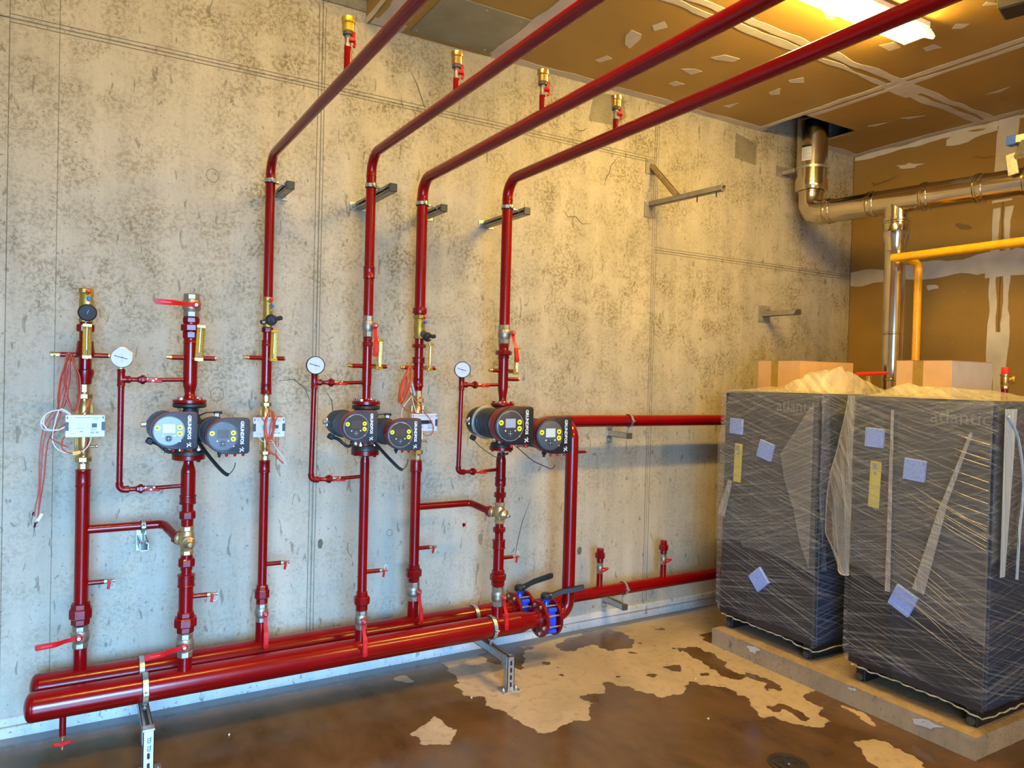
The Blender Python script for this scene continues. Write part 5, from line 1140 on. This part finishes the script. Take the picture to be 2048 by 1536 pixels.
# crumpled plastic sleeve left hanging on the lamp end
rr = random.Random(3); mb = MB()
def slv(u, v):
    q = 2*pi*u; k = 1-.85*v**1.6; r = .075*k*(1+.16*sin(q*3+2)+.10*sin(q*7)+.05*rr.uniform(-1, 1))
    return V((3.66+.03*v+r*.9*cos(q), -1.60-.06*v+r*1.1*sin(q)*.8, ZC-.045-.060*v+.02*sin(q)*k))
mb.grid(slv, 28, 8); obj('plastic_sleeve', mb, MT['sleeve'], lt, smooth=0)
lamp(.55, -2.25, 'ceiling light fitting above the left part, over the high bay', ZH)
lamp(3.1, -4.3, 'added second ceiling light fitting, unseen behind the camera')  # unseen fitting, added as extra warm light
t = thing('ceiling_box', 'dark grey box on the ceiling at the top right edge of the picture', 'box', (3.9, -2.05, ZC))
obj('box_body', MB().box((3.86, -2.02, ZC-.025), (.16, .22, .05), M.Rotation(.25, 3, 'Z'), ch=.004), MT['capgrey'], t, smooth=0); obj('box_lid', MB().box((3.86, -2.02, ZC-.052), (.14, .20, .006), M.Rotation(.25, 3, 'Z'), ch=.002), MT['rubber'], t, smooth=0)
# ---------------------------------------------------------------- flue
t = thing('flue_pipe', 'shiny stainless steel flue with elbow, tee and drop, going through the ceiling', 'flue', (4.68, -.2, 3.3))
FX, FY, FZ = 4.68, -.21, 2.868
obj('double_wall_section', MB().lathe((FX, FY, 3.72), (0, 0, -1), [(.108, 0), (.108, .16), (.1095, .161), (.1095, .168), (.108, .169), (.108, .60), (.114, .602), (.114, .64), (.114, .675), (.110, .682), (.090, .685)], 44), MT['stain'], t)
obj('neck', MB().lathe((FX, FY, 3.05), (0, 0, -1), [(.086, 0), (.086, .014), (.092, .018), (.092, .026), (.086, .030), (.086, .060)], 40), MT['stain'], t)
dn = V((0, -1, -.045)).normalized()
P0 = V((FX, FY, 3.0)); Q0 = V((FX, FY, 2.872)); rr_ = .086
e2 = Q0+V((0, -.06, 0))
obj('elbow', MB().tube([P0+V((0, 0, .01)), V((FX, FY, 2.935)), V((FX, FY-.035, 2.885)), V((FX, FY-.10, 2.866)), V((FX, FY-.15, 2.864))], [.086, .086, .090, .088, .086], 36), MT['stain'], t, smooth=50)
A0 = V((FX, FY-.13, 2.866)); L = 3.4
obj('header_section', MB().cyl(A0, A0+dn*L, .0835, 44), MT['stain'], t)
for s_ in (.02, .36, .73, 1.06, 1.33, 1.7, 2.1, 2.5):
    c = A0+dn*s_; obj('joint_band', MB().lathe(c-dn*.006, dn, [(.083, 0), (.092, .002), (.092, .010), (.087, .013), (.092, .017), (.092, .024), (.086, .028), (.0845, .055), (.086, .058), (.0845, .061), (.083, .062)], 40), MT['stain'], t)
TY = A0+dn*.545; tx = V((TY.x, TY.y, 0)); q = lambda z: tx+V((0, 0, z))
obj('tee_branch', MB().lathe(q(TY.z), (0, 0, -1), [(.078, 0), (.078, .118), (.088, .122), (.088, .136), (.084, .140), (.088, .145), (.088, .152), (.082, .156), (.082, .205), (.084, .208), (.082, .211), (.079, .25), (.068, .285), (.067, .335), (.070, .338), (.070, .346), (.0655, .350)], 40), MT['stain'], t)
obj('drop_section', MB().lathe(q(TY.z-.345), (0, 0, -1), [(.0655, 0), (.068, .003), (.068, .010), (.0655, .013), (.0655, .53), (.069, .533), (.069, .541), (.0655, .545), (.0655, .835), (.071, .838), (.071, .850), (.0655, .853), (.0655, 1.08)], 40), MT['stain'], t)
lb = V((-.62, -.78, 0)).normalized(); c = V((FX, FY, 3.33))+lb*.1085; s_ = V((0, 0, 1)).cross(lb); m3 = M((s_, lb, V((0, 0, 1)))).transposed()
def curved(z0, z1, a0, a1, r, n=8): return lambda u, v: V((FX+r*cos(a0+(a1-a0)*u), FY+r*sin(a0+(a1-a0)*u), z0+(z1-z0)*v))
an = math.atan2(lb.y, lb.x)-.62
obj('paper_label', MB().grid(curved(3.245, 3.36, an-.33, an+.33, .1090), 8, 1), MT['white'], t)
obj('label_header', MB().grid(curved(3.343, 3.36, an-.33, an+.33, .1096), 8, 1), MT['ink'], t)
lm = MB()
for j in range(7): lm.grid(curved(3.326-j*.011, 3.330-j*.011, an-.27, an+.27-(j % 3)*.1, .1095), 6, 1)
obj('label_print', lm, MT['print'], t)
t = thing('flue_bracket', 'small angle bracket holding the flue to the concrete wall', 'bracket', (4.60, 0, 3.21))
obj('wall_plate', MB().box((4.60, -.003, 3.215), (.12, .006, .075)), grey, t, smooth=0); obj('arm', channel(MB(), (4.62, -.004, 3.205), (4.64, -.105, 3.21), .04, .03, (0, 0, 1)), grey, t, smooth=0)
obj('flue_collar', MB().lathe((FX, FY, 3.195), (0, 0, 1), [(.109, 0), (.112, .001), (.112, .018), (.109, .019)], 40), MT['galv'], t)
t = thing('hanger_strut', 'galvanised hanger with blue end cap on top of the horizontal flue', 'bracket', (4.68, -1.62, 2.9))
hc = A0+dn*1.31
obj('side_plate', MB().box((4.575, hc.y+.015, 2.895), (.010, .055, .125), M.Rotation(-.15, 3, 'X'), ch=.002), MT['gold'] if False else MT['galv'], t, smooth=0)
obj('saddle', MB().prism([(-.11, -.02), (-.03, .085), (.03, .085), (.11, -.02), (.09, -.035), (0, .045), (-.09, -.035)], (4.60, hc.y-.08, 2.935), (1, 0, 0), (0, 0, 1), (0, .05, 0)), MT['galv'], t, smooth=0)
obj('strut', channel(MB(), (4.60, hc.y+.02, 3.035), (4.60, hc.y-.7, 3.02), .045, .045, (0, 0, 1)), MT['galv'], t, smooth=0)
obj('end_cap', MB().box((4.60, hc.y+.028, 3.035), (.052, .05, .052), ch=.003), MT['bluecap'], t, smooth=0)
obj('threaded_rod', MB().cyl((4.60, hc.y-.20, 3.05), (4.60, hc.y-.20, ZC), .005, 8), MT['steel'], t)
# ---------------------------------------------------------------- gas pipe
t = thing('gas_pipe', 'bright yellow gas pipe with a drop, passing in front of the flue', 'pipe', (4.5, -1.0, 2.43))
obj('main_run', MB().cyl((4.5, -.985, 2.431), (4.5, -5.2, 2.431), .0265, 24).lathe((4.5, -.985, 2.431), (0, 1, 0), [(.0265, 0), (.024, .006), (.012, .010)], 24), MT['gas'], t)
obj('drop_run', MB().tube(fillet([(4.5, -1.03, 2.428), (4.69, -1.04, 2.414), (4.69, -1.04, 1.2)], .06, 10), .0235, 22), MT['gas'], t)
# ---------------------------------------------------------------- plinth
mb = MB()
px0, px1, py0, py1, ph = 3.375, XR-.002, -2.145, -.605, .104
pl = bmesh.new(); bmesh.ops.create_cube(pl, size=1)
for v in pl.verts: v.co = V(((px0+px1)/2+v.co.x*(px1-px0), (py0+py1)/2+v.co.y*(py1-py0), ph/2+v.co.z*ph))
bmesh.ops.subdivide_edges(pl, edges=pl.edges, cuts=34, use_grid_fill=True)
for v in pl.verts:
    c = v.co; ex = (c.x-px0 < .001)+(c.y-py0 < .001)+(py1-c.y < .001); top = ph-c.z < .001
    k = .004*NZ.noise(c*7)+.002*NZ.noise(c*28)
    if c.x-px0 < .001: c.x += k+(.006 if top else 0)
    if c.y-py0 < .001: c.y += k+(.006 if top else 0)
    if top: c.z += .4*k-(.005 if ex else 0)
mb.add([v.co.copy() for v in pl.verts], [[w_.index for w_ in f.verts] for f in pl.faces]); pl.free()
pt = obj('concrete_plinth', mb, MT['plinth'], at=(4.4, -1.37, 0), smooth=40); tag(pt, 'low raw concrete plinth under the two wrapped boilers', 'plinth')
for (y, z, ry, rz, sd) in ((-.93, .078, .045, .018, 1), (-1.56, .090, .02, .008, 2), (-1.93, .075, .07, .016, 3)):
    obj('plaster_splash', MB().prism(blob(y, z, ry, rz, 14, .35, -.2, sd), (px0-.0042, 0, 0), (0, 1, 0), (0, 0, 1), (-.0022, 0, 0)), MT['skirt'], pt, smooth=0)
# ---------------------------------------------------------------- boilers in film
def boiler(y1, y0, side, lab, foams, yel, txt, seam_y):
    x0, x1, z0, z1 = 3.448, 4.38, .190, 1.548; yc = (y0+y1)/2; W = y1-y0
    t = thing('wrapped_boiler', lab, 'boiler', ((x0+x1)/2, yc, ph), 'film-wrapped boilers')
    obj('cabinet_body', MB().box(((x0+x1)/2+.01, yc, (z0+z1)/2), (x1-x0-.02, W-.004, z1-z0), ch=.004), MT['cabside'], t, smooth=0)
    obj('front_panel', MB().box((x0+.002, (y1+seam_y)/2, (z0+z1)/2), (.020, y1-seam_y-.003, z1-z0-.006), ch=.003), MT['cab2'], t, smooth=0)
    fp = obj('front_panel', MB().box((x0, (y0+seam_y)/2, (z0+z1)/2), (.024, seam_y-y0-.003, z1-z0-.006), ch=.003), MT['cab'], t, smooth=0)
    obj('lettering', text_mb('atlantic', .093, (x0-.0135, (txt[0]+txt[1])/2, txt[2]), (0, -1, 0), (0, 0, 1), .0010, bold=.0006), MT['logogrey'], fp, smooth=0)
    for i, (fy, fz, s_, ro) in enumerate(foams): obj('foam_pad', MB().box((x0-.022, fy, fz), (.018, s_, s_), M.Rotation(ro, 3, 'X'), ch=.001), MT['foam'], t, smooth=0)
    ys_ = obj('yellow_strip', MB().box((x0-.0135, yel[0], yel[1]), (.001, .058, .232), M.Rotation(.03, 3, 'X')), MT['strip'], t, smooth=0)
    obj('pictogram', MB().box((x0-.0143, yel[0]+.002, yel[1]+.090), (.0006, .026, .030)), MT['print'], ys_, smooth=0); obj('pictogram', MB().cyl((x0-.0146, yel[0]-.001, yel[1]+.055), (x0-.0138, yel[0]-.001, yel[1]+.055), .009, 16), MT['print'], ys_)
    for yy in (y1-.055, y0+.06):
        obj('foot_rail', MB().box(((x0+x1)/2+.005, yy, .1465), (x1-x0-.03, .05, .085), ch=.004), MT['black'], t, smooth=0); obj('foot_end', MB().cyl((x0+.010, yy, .128), (x0+.022, yy, .128), .018, 16), MT['capgrey'], t)
    # stretch film: four sides with ragged hem
    e = .022; per = [(x1+e, y1+e), (x0-e, y1+e), (x0-e, y0-e), (x1+e, y0-e)]
    mb = MB(); nz = 40
    segs = []
    for i in range(4):
        a = V((*per[i], 0)); b = V((*per[(i+1) % 4], 0)); n = 26
        for j in range(n): segs.append((a+(b-a)*(j/n), i))
    ns = len(segs)
    def fs_(u, v):
        p, i = segs[int(round(u*ns)) % ns]; zb = z0-.004+.014*NZ.noise(V((p.x*9, p.y*9, side)))+.010*NZ.noise(V((p.x*31, p.y*31, side)))
        z = zb+(z1+.012-zb)*v; nrm = [V((0, 1, 0)), V((-1, 0, 0)), V((0, -1, 0)), V((1, 0, 0))][i]
        k = .004*NZ.noise(V((p.x*6+z*5, p.y*6-z*3, side)))
        return V((p.x, p.y, z))+nrm*(k if 0 < (segs.index((p, i)) % 26) else 0)-nrm*(.03*max(0, .05-v)/.05 if v < .05 else 0)
    mb.grid(fs_, ns, nz); obj('stretch_film', mb, MT['film'], t, smooth=60)
    # gathered hem roll at the bottom front and right side
    hem = []
    for j in range(40):
        u = j/39; yy = y1-.02+(y0-y1+.02)*u; hem.append(V((x0-.010+.006*sin(j*1.7), yy, z0-.006+.010*NZ.noise(V((yy*14, side, 0)))-(.018 if u > .75 else 0)*(u-.75)*4)))
    for j in range(1, 24): xx = x0+.7*j/23; hem.append(V((xx, y0-.010+.004*sin(j*2.1), z0-.022+.010*NZ.noise(V((xx*14, side, 4))))))
    obj('film_hem', MB().tube(hem, [.0035+.002*abs(NZ.noise(V((j*.9, 0, side)))) for j in range(len(hem))], 6), MT['heap'], t)
    return t, (x0, x1, z0, z1)
bl, bd = boiler(-.600, -1.272, 1, 'film-wrapped dark grey boiler standing at left, farther away, under heaped plastic', [(-.705, 1.345, .092, .03), (-.928, 1.222, .100, .25), (-.908, .470, .104, .82)], (-.716, 1.125), (-1.02, -1.225, 1.485), -.822)
br, bd2 = boiler(-1.480, -2.138, 2, 'film-wrapped dark grey boiler standing at right, nearest the camera', [(-1.598, 1.355, .094, .03), (-1.806, 1.220, .100, .06), (-1.770, .588, .110, .42)], (-1.601, 1.122), (-1.895, -2.105, 1.480), -1.715)
x0, x1, z0, z1 = bd
# loose polythene hood of each boiler: upper sheet, front and side drape
def sheet(name, par, fn, nu, nv, m='hood'): return obj(name, MB().grid(fn, nu, nv), MT[m], par, smooth=70)
def hoodtop(y1, y0, seed, amp, peak):
    def fn(u, v):
        x = x0-.018+(x1-x0+.03)*u; y = y1+.018+(y0-y1-.036)*v
        ed = min(1, 6*u)*min(1, 5*v)*min(1, 5*(1-v))*min(1, 6*(1-u))
        h = amp*(.5+.5*NZ.noise(V((x*4.3, y*5.1, seed))))+.3*amp*abs(NZ.noise(V((x*13, y*9, seed))))
        for (px_, py_, pr_, ph_) in peak: d2 = ((x-px_)**2/(pr_[0]**2)+(y-py_)**2/(pr_[1]**2)); h += ph_*math.exp(-d2)*(1+.25*NZ.noise(V((x*20, y*14, seed+3))))
        return V((x, y, z1+.014+h*ed))
    return fn
sheet('plastic_heap', bl, hoodtop(-.600, -1.272, 1, .030, [(3.70, -1.06, (.16, .15), .095), (3.85, -1.20, (.22, .11), .11)]), 44, 40, 'heap')
sheet('plastic_heap', br, hoodtop(-1.480, -2.138, 4, .030, [(3.62, -1.62, (.14, .14), .045), (3.7, -1.85, (.2, .2), .03)]), 44, 40, 'heap')
def front_drape(y1, y0, zf, seed, bulge=.010, taper=0):
    def fn(u, v):
        y = y1+.020+(y0-y1-.035)*u; zb = zf(u)
        z = z1+.022-(z1+.022-zb)*v
        yy = y-taper*(1-u)*(1-min(1, v*3))*.25
        fold = .006*NZ.noise(V((y*16+z*5, z*1.5, seed)))+.004*NZ.noise(V((y*40-z*13, z*3, seed)))
        return V((x0-.038-fold-bulge*v*(1-v)*2, yy, z))
    return fn
sheet('plastic_hood', bl, front_drape(-.600, -1.272, lambda u: .60+.05*sin(u*3)-.10*(u > .0)*0+(.04 if u < .3 else 0)-.02*u, 2, .012, .35), 50, 40)
sheet('plastic_hood', br, front_drape(-1.480, -2.138, lambda u: .70-.22*u+.02*sin(u*9), 3), 50, 40)
def side_drape(y, zb, seed, xl=.45, out=-1):
    def fn(u, v):
        x = x0-.022+xl*u; z = z1+.02-(z1+.02-zb(u))*v; f_ = .008*NZ.noise(V((x*18, z*2, seed)))+.01*v*abs(NZ.noise(V((x*7, 1, seed))))
        return V((x, y+out*(.020+f_), z))
    return fn
sheet('plastic_hood', bl, side_drape(-1.272, lambda u: 1.10-.02*sin(u*6), 5, .8), 30, 20)
sheet('plastic_hood', br, side_drape(-2.138, lambda u: .85+.25*u, 6, .9), 30, 24)
# loose left flap of the right hood, hanging into the gap between the boilers
def flap(u, v):
    z = 1.56-.86*v; wdt = .03+.135*math.sin(min(1, v*1.15)*pi/2)**1.3*1.1*(1-.55*max(0, v-.86)/.14); y = -1.485+wdt*u
    return V((x0-.030-.030*sin(u*pi)*v+.012*NZ.noise(V((y*22, z*4, 1)))+.05*u*v, y, z-.10*u*v*(1-u)-.06*(1-u)*v))
sheet('plastic_flap', br, flap, 14, 40, 'flap')
obj('flap_hem', MB().tube([flap(1, k/30)+V((-.002, 0, 0)) for k in range(31)]+[flap(1-k/10, 1) for k in range(1, 11)], .0035, 6), MT['flap'], br)
def flap2(u, v):
    z = 1.55-.95*v; y = -1.272-.012-.030*v*(1-u)
    return V((x0-.024+.09*u, y-.010*sin(v*9+u*4), z))
sheet('plastic_flap', bl, flap2, 8, 30, 'hood')
# folds of tape and film on the right boiler
def strip_part(par, name, a, b, w_, m, yoff=0):
    a = V(a); b = V(b); d = (b-a).normalized(); s_ = d.cross(V((1, 0, 0))).normalized()
    obj(name, MB().add([a-s_*w_*.35, a+s_*w_*.35, b+s_*w_*.65, b-s_*w_*.65, a-s_*w_*.35-V((.001, 0, 0)), a+s_*w_*.35-V((.001, 0, 0)), b+s_*w_*.65-V((.001, 0, 0)), b-s_*w_*.65-V((.001, 0, 0))], [(0, 1, 2, 3), (7, 6, 5, 4), (0, 3, 7, 4), (1, 5, 6, 2), (0, 4, 5, 1), (3, 2, 6, 7)]), MT[m], par, smooth=0)
MT['fold'] = film('folded_film', .30, .22, 1.4, .2, (.60, .56, .50), .3, 30)
strip_part(br, 'film_fold', (x0-.056, -1.708, 1.50), (x0-.056, -1.712, .62), .020, 'fold')
strip_part(br, 'film_fold', (x0-.057, -2.075, 1.42), (x0-.057, -1.965, 1.08), .020, 'fold'); strip_part(br, 'film_fold', (x0-.057, -1.965, 1.08), (x0-.057, -1.862, .66), .045, 'fold')
obj('film_fold', MB().prism([(-1.262, 1.52), (-1.16, 1.37), (-1.055, 1.22), (-1.085, 1.08), (-1.15, .93), (-1.20, .75), (-1.262, .62)], (x0-.050, 0, 0), (0, 1, 0), (0, 0, 1), (-.0012, 0, 0)), MT['hood'], bl, smooth=0)
strip_part(bl, 'film_fold', (x0-.056, -.700, 1.02), (x0-.056, -.635, .80), .045, 'fold')
def sfold(a, b, w_, n='film_fold'):
    a = V(a); b = V(b); k = V((1, 0, 0)); obj(n, MB().add([a, a+k*w_, b+k*w_*.4, b, a-V((0, .001, 0)), a+k*w_-V((0, .001, 0)), b+k*w_*.4-V((0, .001, 0)), b-V((0, .001, 0))], [(0, 1, 2, 3), (7, 6, 5, 4), (0, 3, 7, 4), (1, 5, 6, 2), (0, 4, 5, 1), (3, 2, 6, 7)]), MT['pale'], br, smooth=0)
sfold((x0-.01, -2.186, 1.53), (x0-.005, -2.186, .80), .10)  # corner fold whose colour imitates daylight reflected by the side face
obj('film_crease', MB().tube(smoothpts([(x0+.0, -2.195, 1.50), (x0+.10, -2.19, 1.40), (x0+.16, -2.19, 1.20), (x0+.14, -2.19, 1.0), (x0+.12, -2.195, .78)], 8), [.004]*12+[.011]*21, 6) if False else MB().tube(smoothpts([(x0+.0, -2.195, 1.50), (x0+.10, -2.19, 1.40), (x0+.16, -2.19, 1.20), (x0+.14, -2.19, 1.0), (x0+.12, -2.195, .78)], 8), .006, 6), MT['pale'], br)
# bright stretched ridges of film round the near corner
rr = random.Random(17); mb = MB()
for i in range(9):
    z = .86-.033*i+rr.uniform(-.012, .012); mb.tube(smoothpts([(x0-.050, -1.70-.03*rr.random(), z), (x0-.051, -1.90, z-.085+rr.uniform(-.01, .01)), (x0-.050, -2.06-.08*rr.random(), z-.19+rr.uniform(-.01, .01))], 4), [.0005]*3+[.0013]*3+[.0005]*3, 4)
for i in range(8):
    z = 1.40-.05*i+rr.uniform(-.015, .015); mb.tube(smoothpts([(x0-.050, -1.98-.04*rr.random(), z), (x0-.051, -2.06, z-.015), (x0-.050, -2.15, z-.035)], 4), [.0005]*3+[.0014]*6, 4)
for i in range(6):
    z = 1.14-.02*i+rr.uniform(-.01, .01); mb.tube(smoothpts([(x0-.050, -1.80-.06*rr.random(), z+.01), (x0-.051, -2.00, z-.07), (x0-.050, -2.15, z-.13)], 4), [.0005]*3+[.0013]*6, 4)
o = obj('film_ridges', mb, MT['heap'], br, kind='stuff')
# cardboard boxes on the boilers
def carton(xc, y1, y0, xl, zt, side, lab, rot=0):
    t = thing('cardboard_box', lab, 'box', (xc, (y0+y1)/2, 1.575)); yc = (y0+y1)/2; zb = 1.566
    obj('carton', MB().box((xc+xl/2, yc, (zt+zb)/2), (xl, y1-y0, zt-zb), ch=.002), MT['card'], t, smooth=0)
    obj('side_panel', MB().box((xc+xl/2, y0-.0008, (zt+zb)/2), (xl-.003, .0016, zt-zb-.004)), MT[side], t, smooth=0)
    obj('tape_strip', MB().box((xc-.0006, yc+(y1-y0)*.09, (zt+zb)/2), (.0012, .055, zt-zb-.002)).box((xc+xl/2, yc+(y1-y0)*.09, zt+.0006), (xl, .055, .0012)), MT['tape'], t, smooth=0)
    obj('lid_flap', MB().box((xc+xl/2, yc, zt+.0012), (xl, y1-y0, .0012)), MT['card'], t, smooth=0)
carton(3.85, -.485, -.815, .52, 1.752, 'card', 'brown cardboard box with tape on the left wrapped boiler')
carton(3.72, -1.515, -1.80, .38, 1.748, 'cardside', 'brown cardboard box with pale end on the right wrapped boiler')
# fittings standing on the boiler tops
def safety(x, y, lab, z=1.548):
    t = thing('safety_valve', lab, 'valve', (x, y, z)); q = lambda a: V((x, y, z+a))
    obj('pipe_stub', MB().cyl(q(-.004), q(.068), .016, 18), MT['red'], t)
    obj('valve_body', MB().hexa(q(.066), q(.084), .020).lathe(q(.083), (0, 0, 1), [(.017, 0), (.021, .010), (.021, .048), (.024, .052), (.024, .060), (.016, .064)], 24), MT['brass'], t)
    obj('side_outlet', MB().lathe(q(.115), (.35, -.93, 0), [(.012, 0), (.012, .03), (.020, .032), (.020, .044), (.016, .046)], 20), MT['oldbrass'], t)
    obj('red_cap', MB().lathe(q(.146), (0, 0, 1), [(.016, 0), (.0195, .002), (.0195, .030), (.017, .034)], 12, phase=.2), MT['redcap'], t)
safety(4.20, -1.815, 'brass safety valve with red cap on the right boiler, at the picture edge')
t = thing('shutoff_tap', 'red lever handle peeping out behind the plastic heap on the left boiler', 'valve', (4.25, -1.00, 1.548))
obj('tap_body', MB().cyl((4.22, -1.03, 1.548), (4.22, -1.03, 1.67), .016, 16), MT['brass'], t); obj('lever', MB().box((4.22, -1.045, 1.685), (.03, .20, .018), M.Rotation(-.05, 3, 'X'), ch=.004), MT['redcap'], t, smooth=0)
t = thing('brass_outlet', 'round dull brass outlet behind the pale end of the right box', 'pipe fitting', (4.28, -1.60, 1.548))
obj('outlet_pipe', MB().cyl((4.30, -1.64, 1.548), (4.30, -1.64, 1.63), .014, 14), MT['oldbrass'], t); obj('outlet_cap', MB().lathe((4.30, -1.62, 1.655), (-.3, -.95, 0), [(.02, -.01), (.036, 0), (.036, .012), (.02, .03)], 22), MT['oldbrass'], t)
# ---------------------------------------------------------------- floor drain
t = thing('floor_drain', 'round floor drain in the wet concrete at the bottom edge', 'drain', (2.62, -1.765, 0))
obj('drain_ring', MB().lathe((2.625, -1.775, -.004), (0, 0, 1), [(.082, 0), (.084, .008), (.078, .011), (.062, .008), (.060, .001)], 40), MT['drain'], t)
obj('drain_cover', MB().lathe((2.625, -1.775, -.002), (0, 0, 1), [(.056, 0), (.056, .006), (.020, .009), (.018, .014), (.010, .015)], 32), MT['drain'], t)
for xx in (2.60, 2.65): obj('grate_slot', MB().box((xx, -1.775, .006), (.012, .05, .004)), MT['ink'], t, smooth=0)
for i, (x, y) in enumerate(((2.62, -1.32), (.60, -.44), (1.72, -.60), (-.10, -.40), (2.9, -.95))):
    o = obj('plaster_crumb', MB().box((x, y, .004), (.010, .007, .008), M.Rotation(i*1.1, 3, 'Z'), ch=.002), MT['skirt'], at=(x, y, 0), smooth=0); tag(o, ['white plaster crumb on the wet floor between drain and plinth', 'white crumb on the floor under the front header, left part', 'pale crumb on floor left of the right support post', 'pale crumb on the floor by the bottom left drain valve', 'pale crumb on the dry floor near the plinth'][i], 'debris')
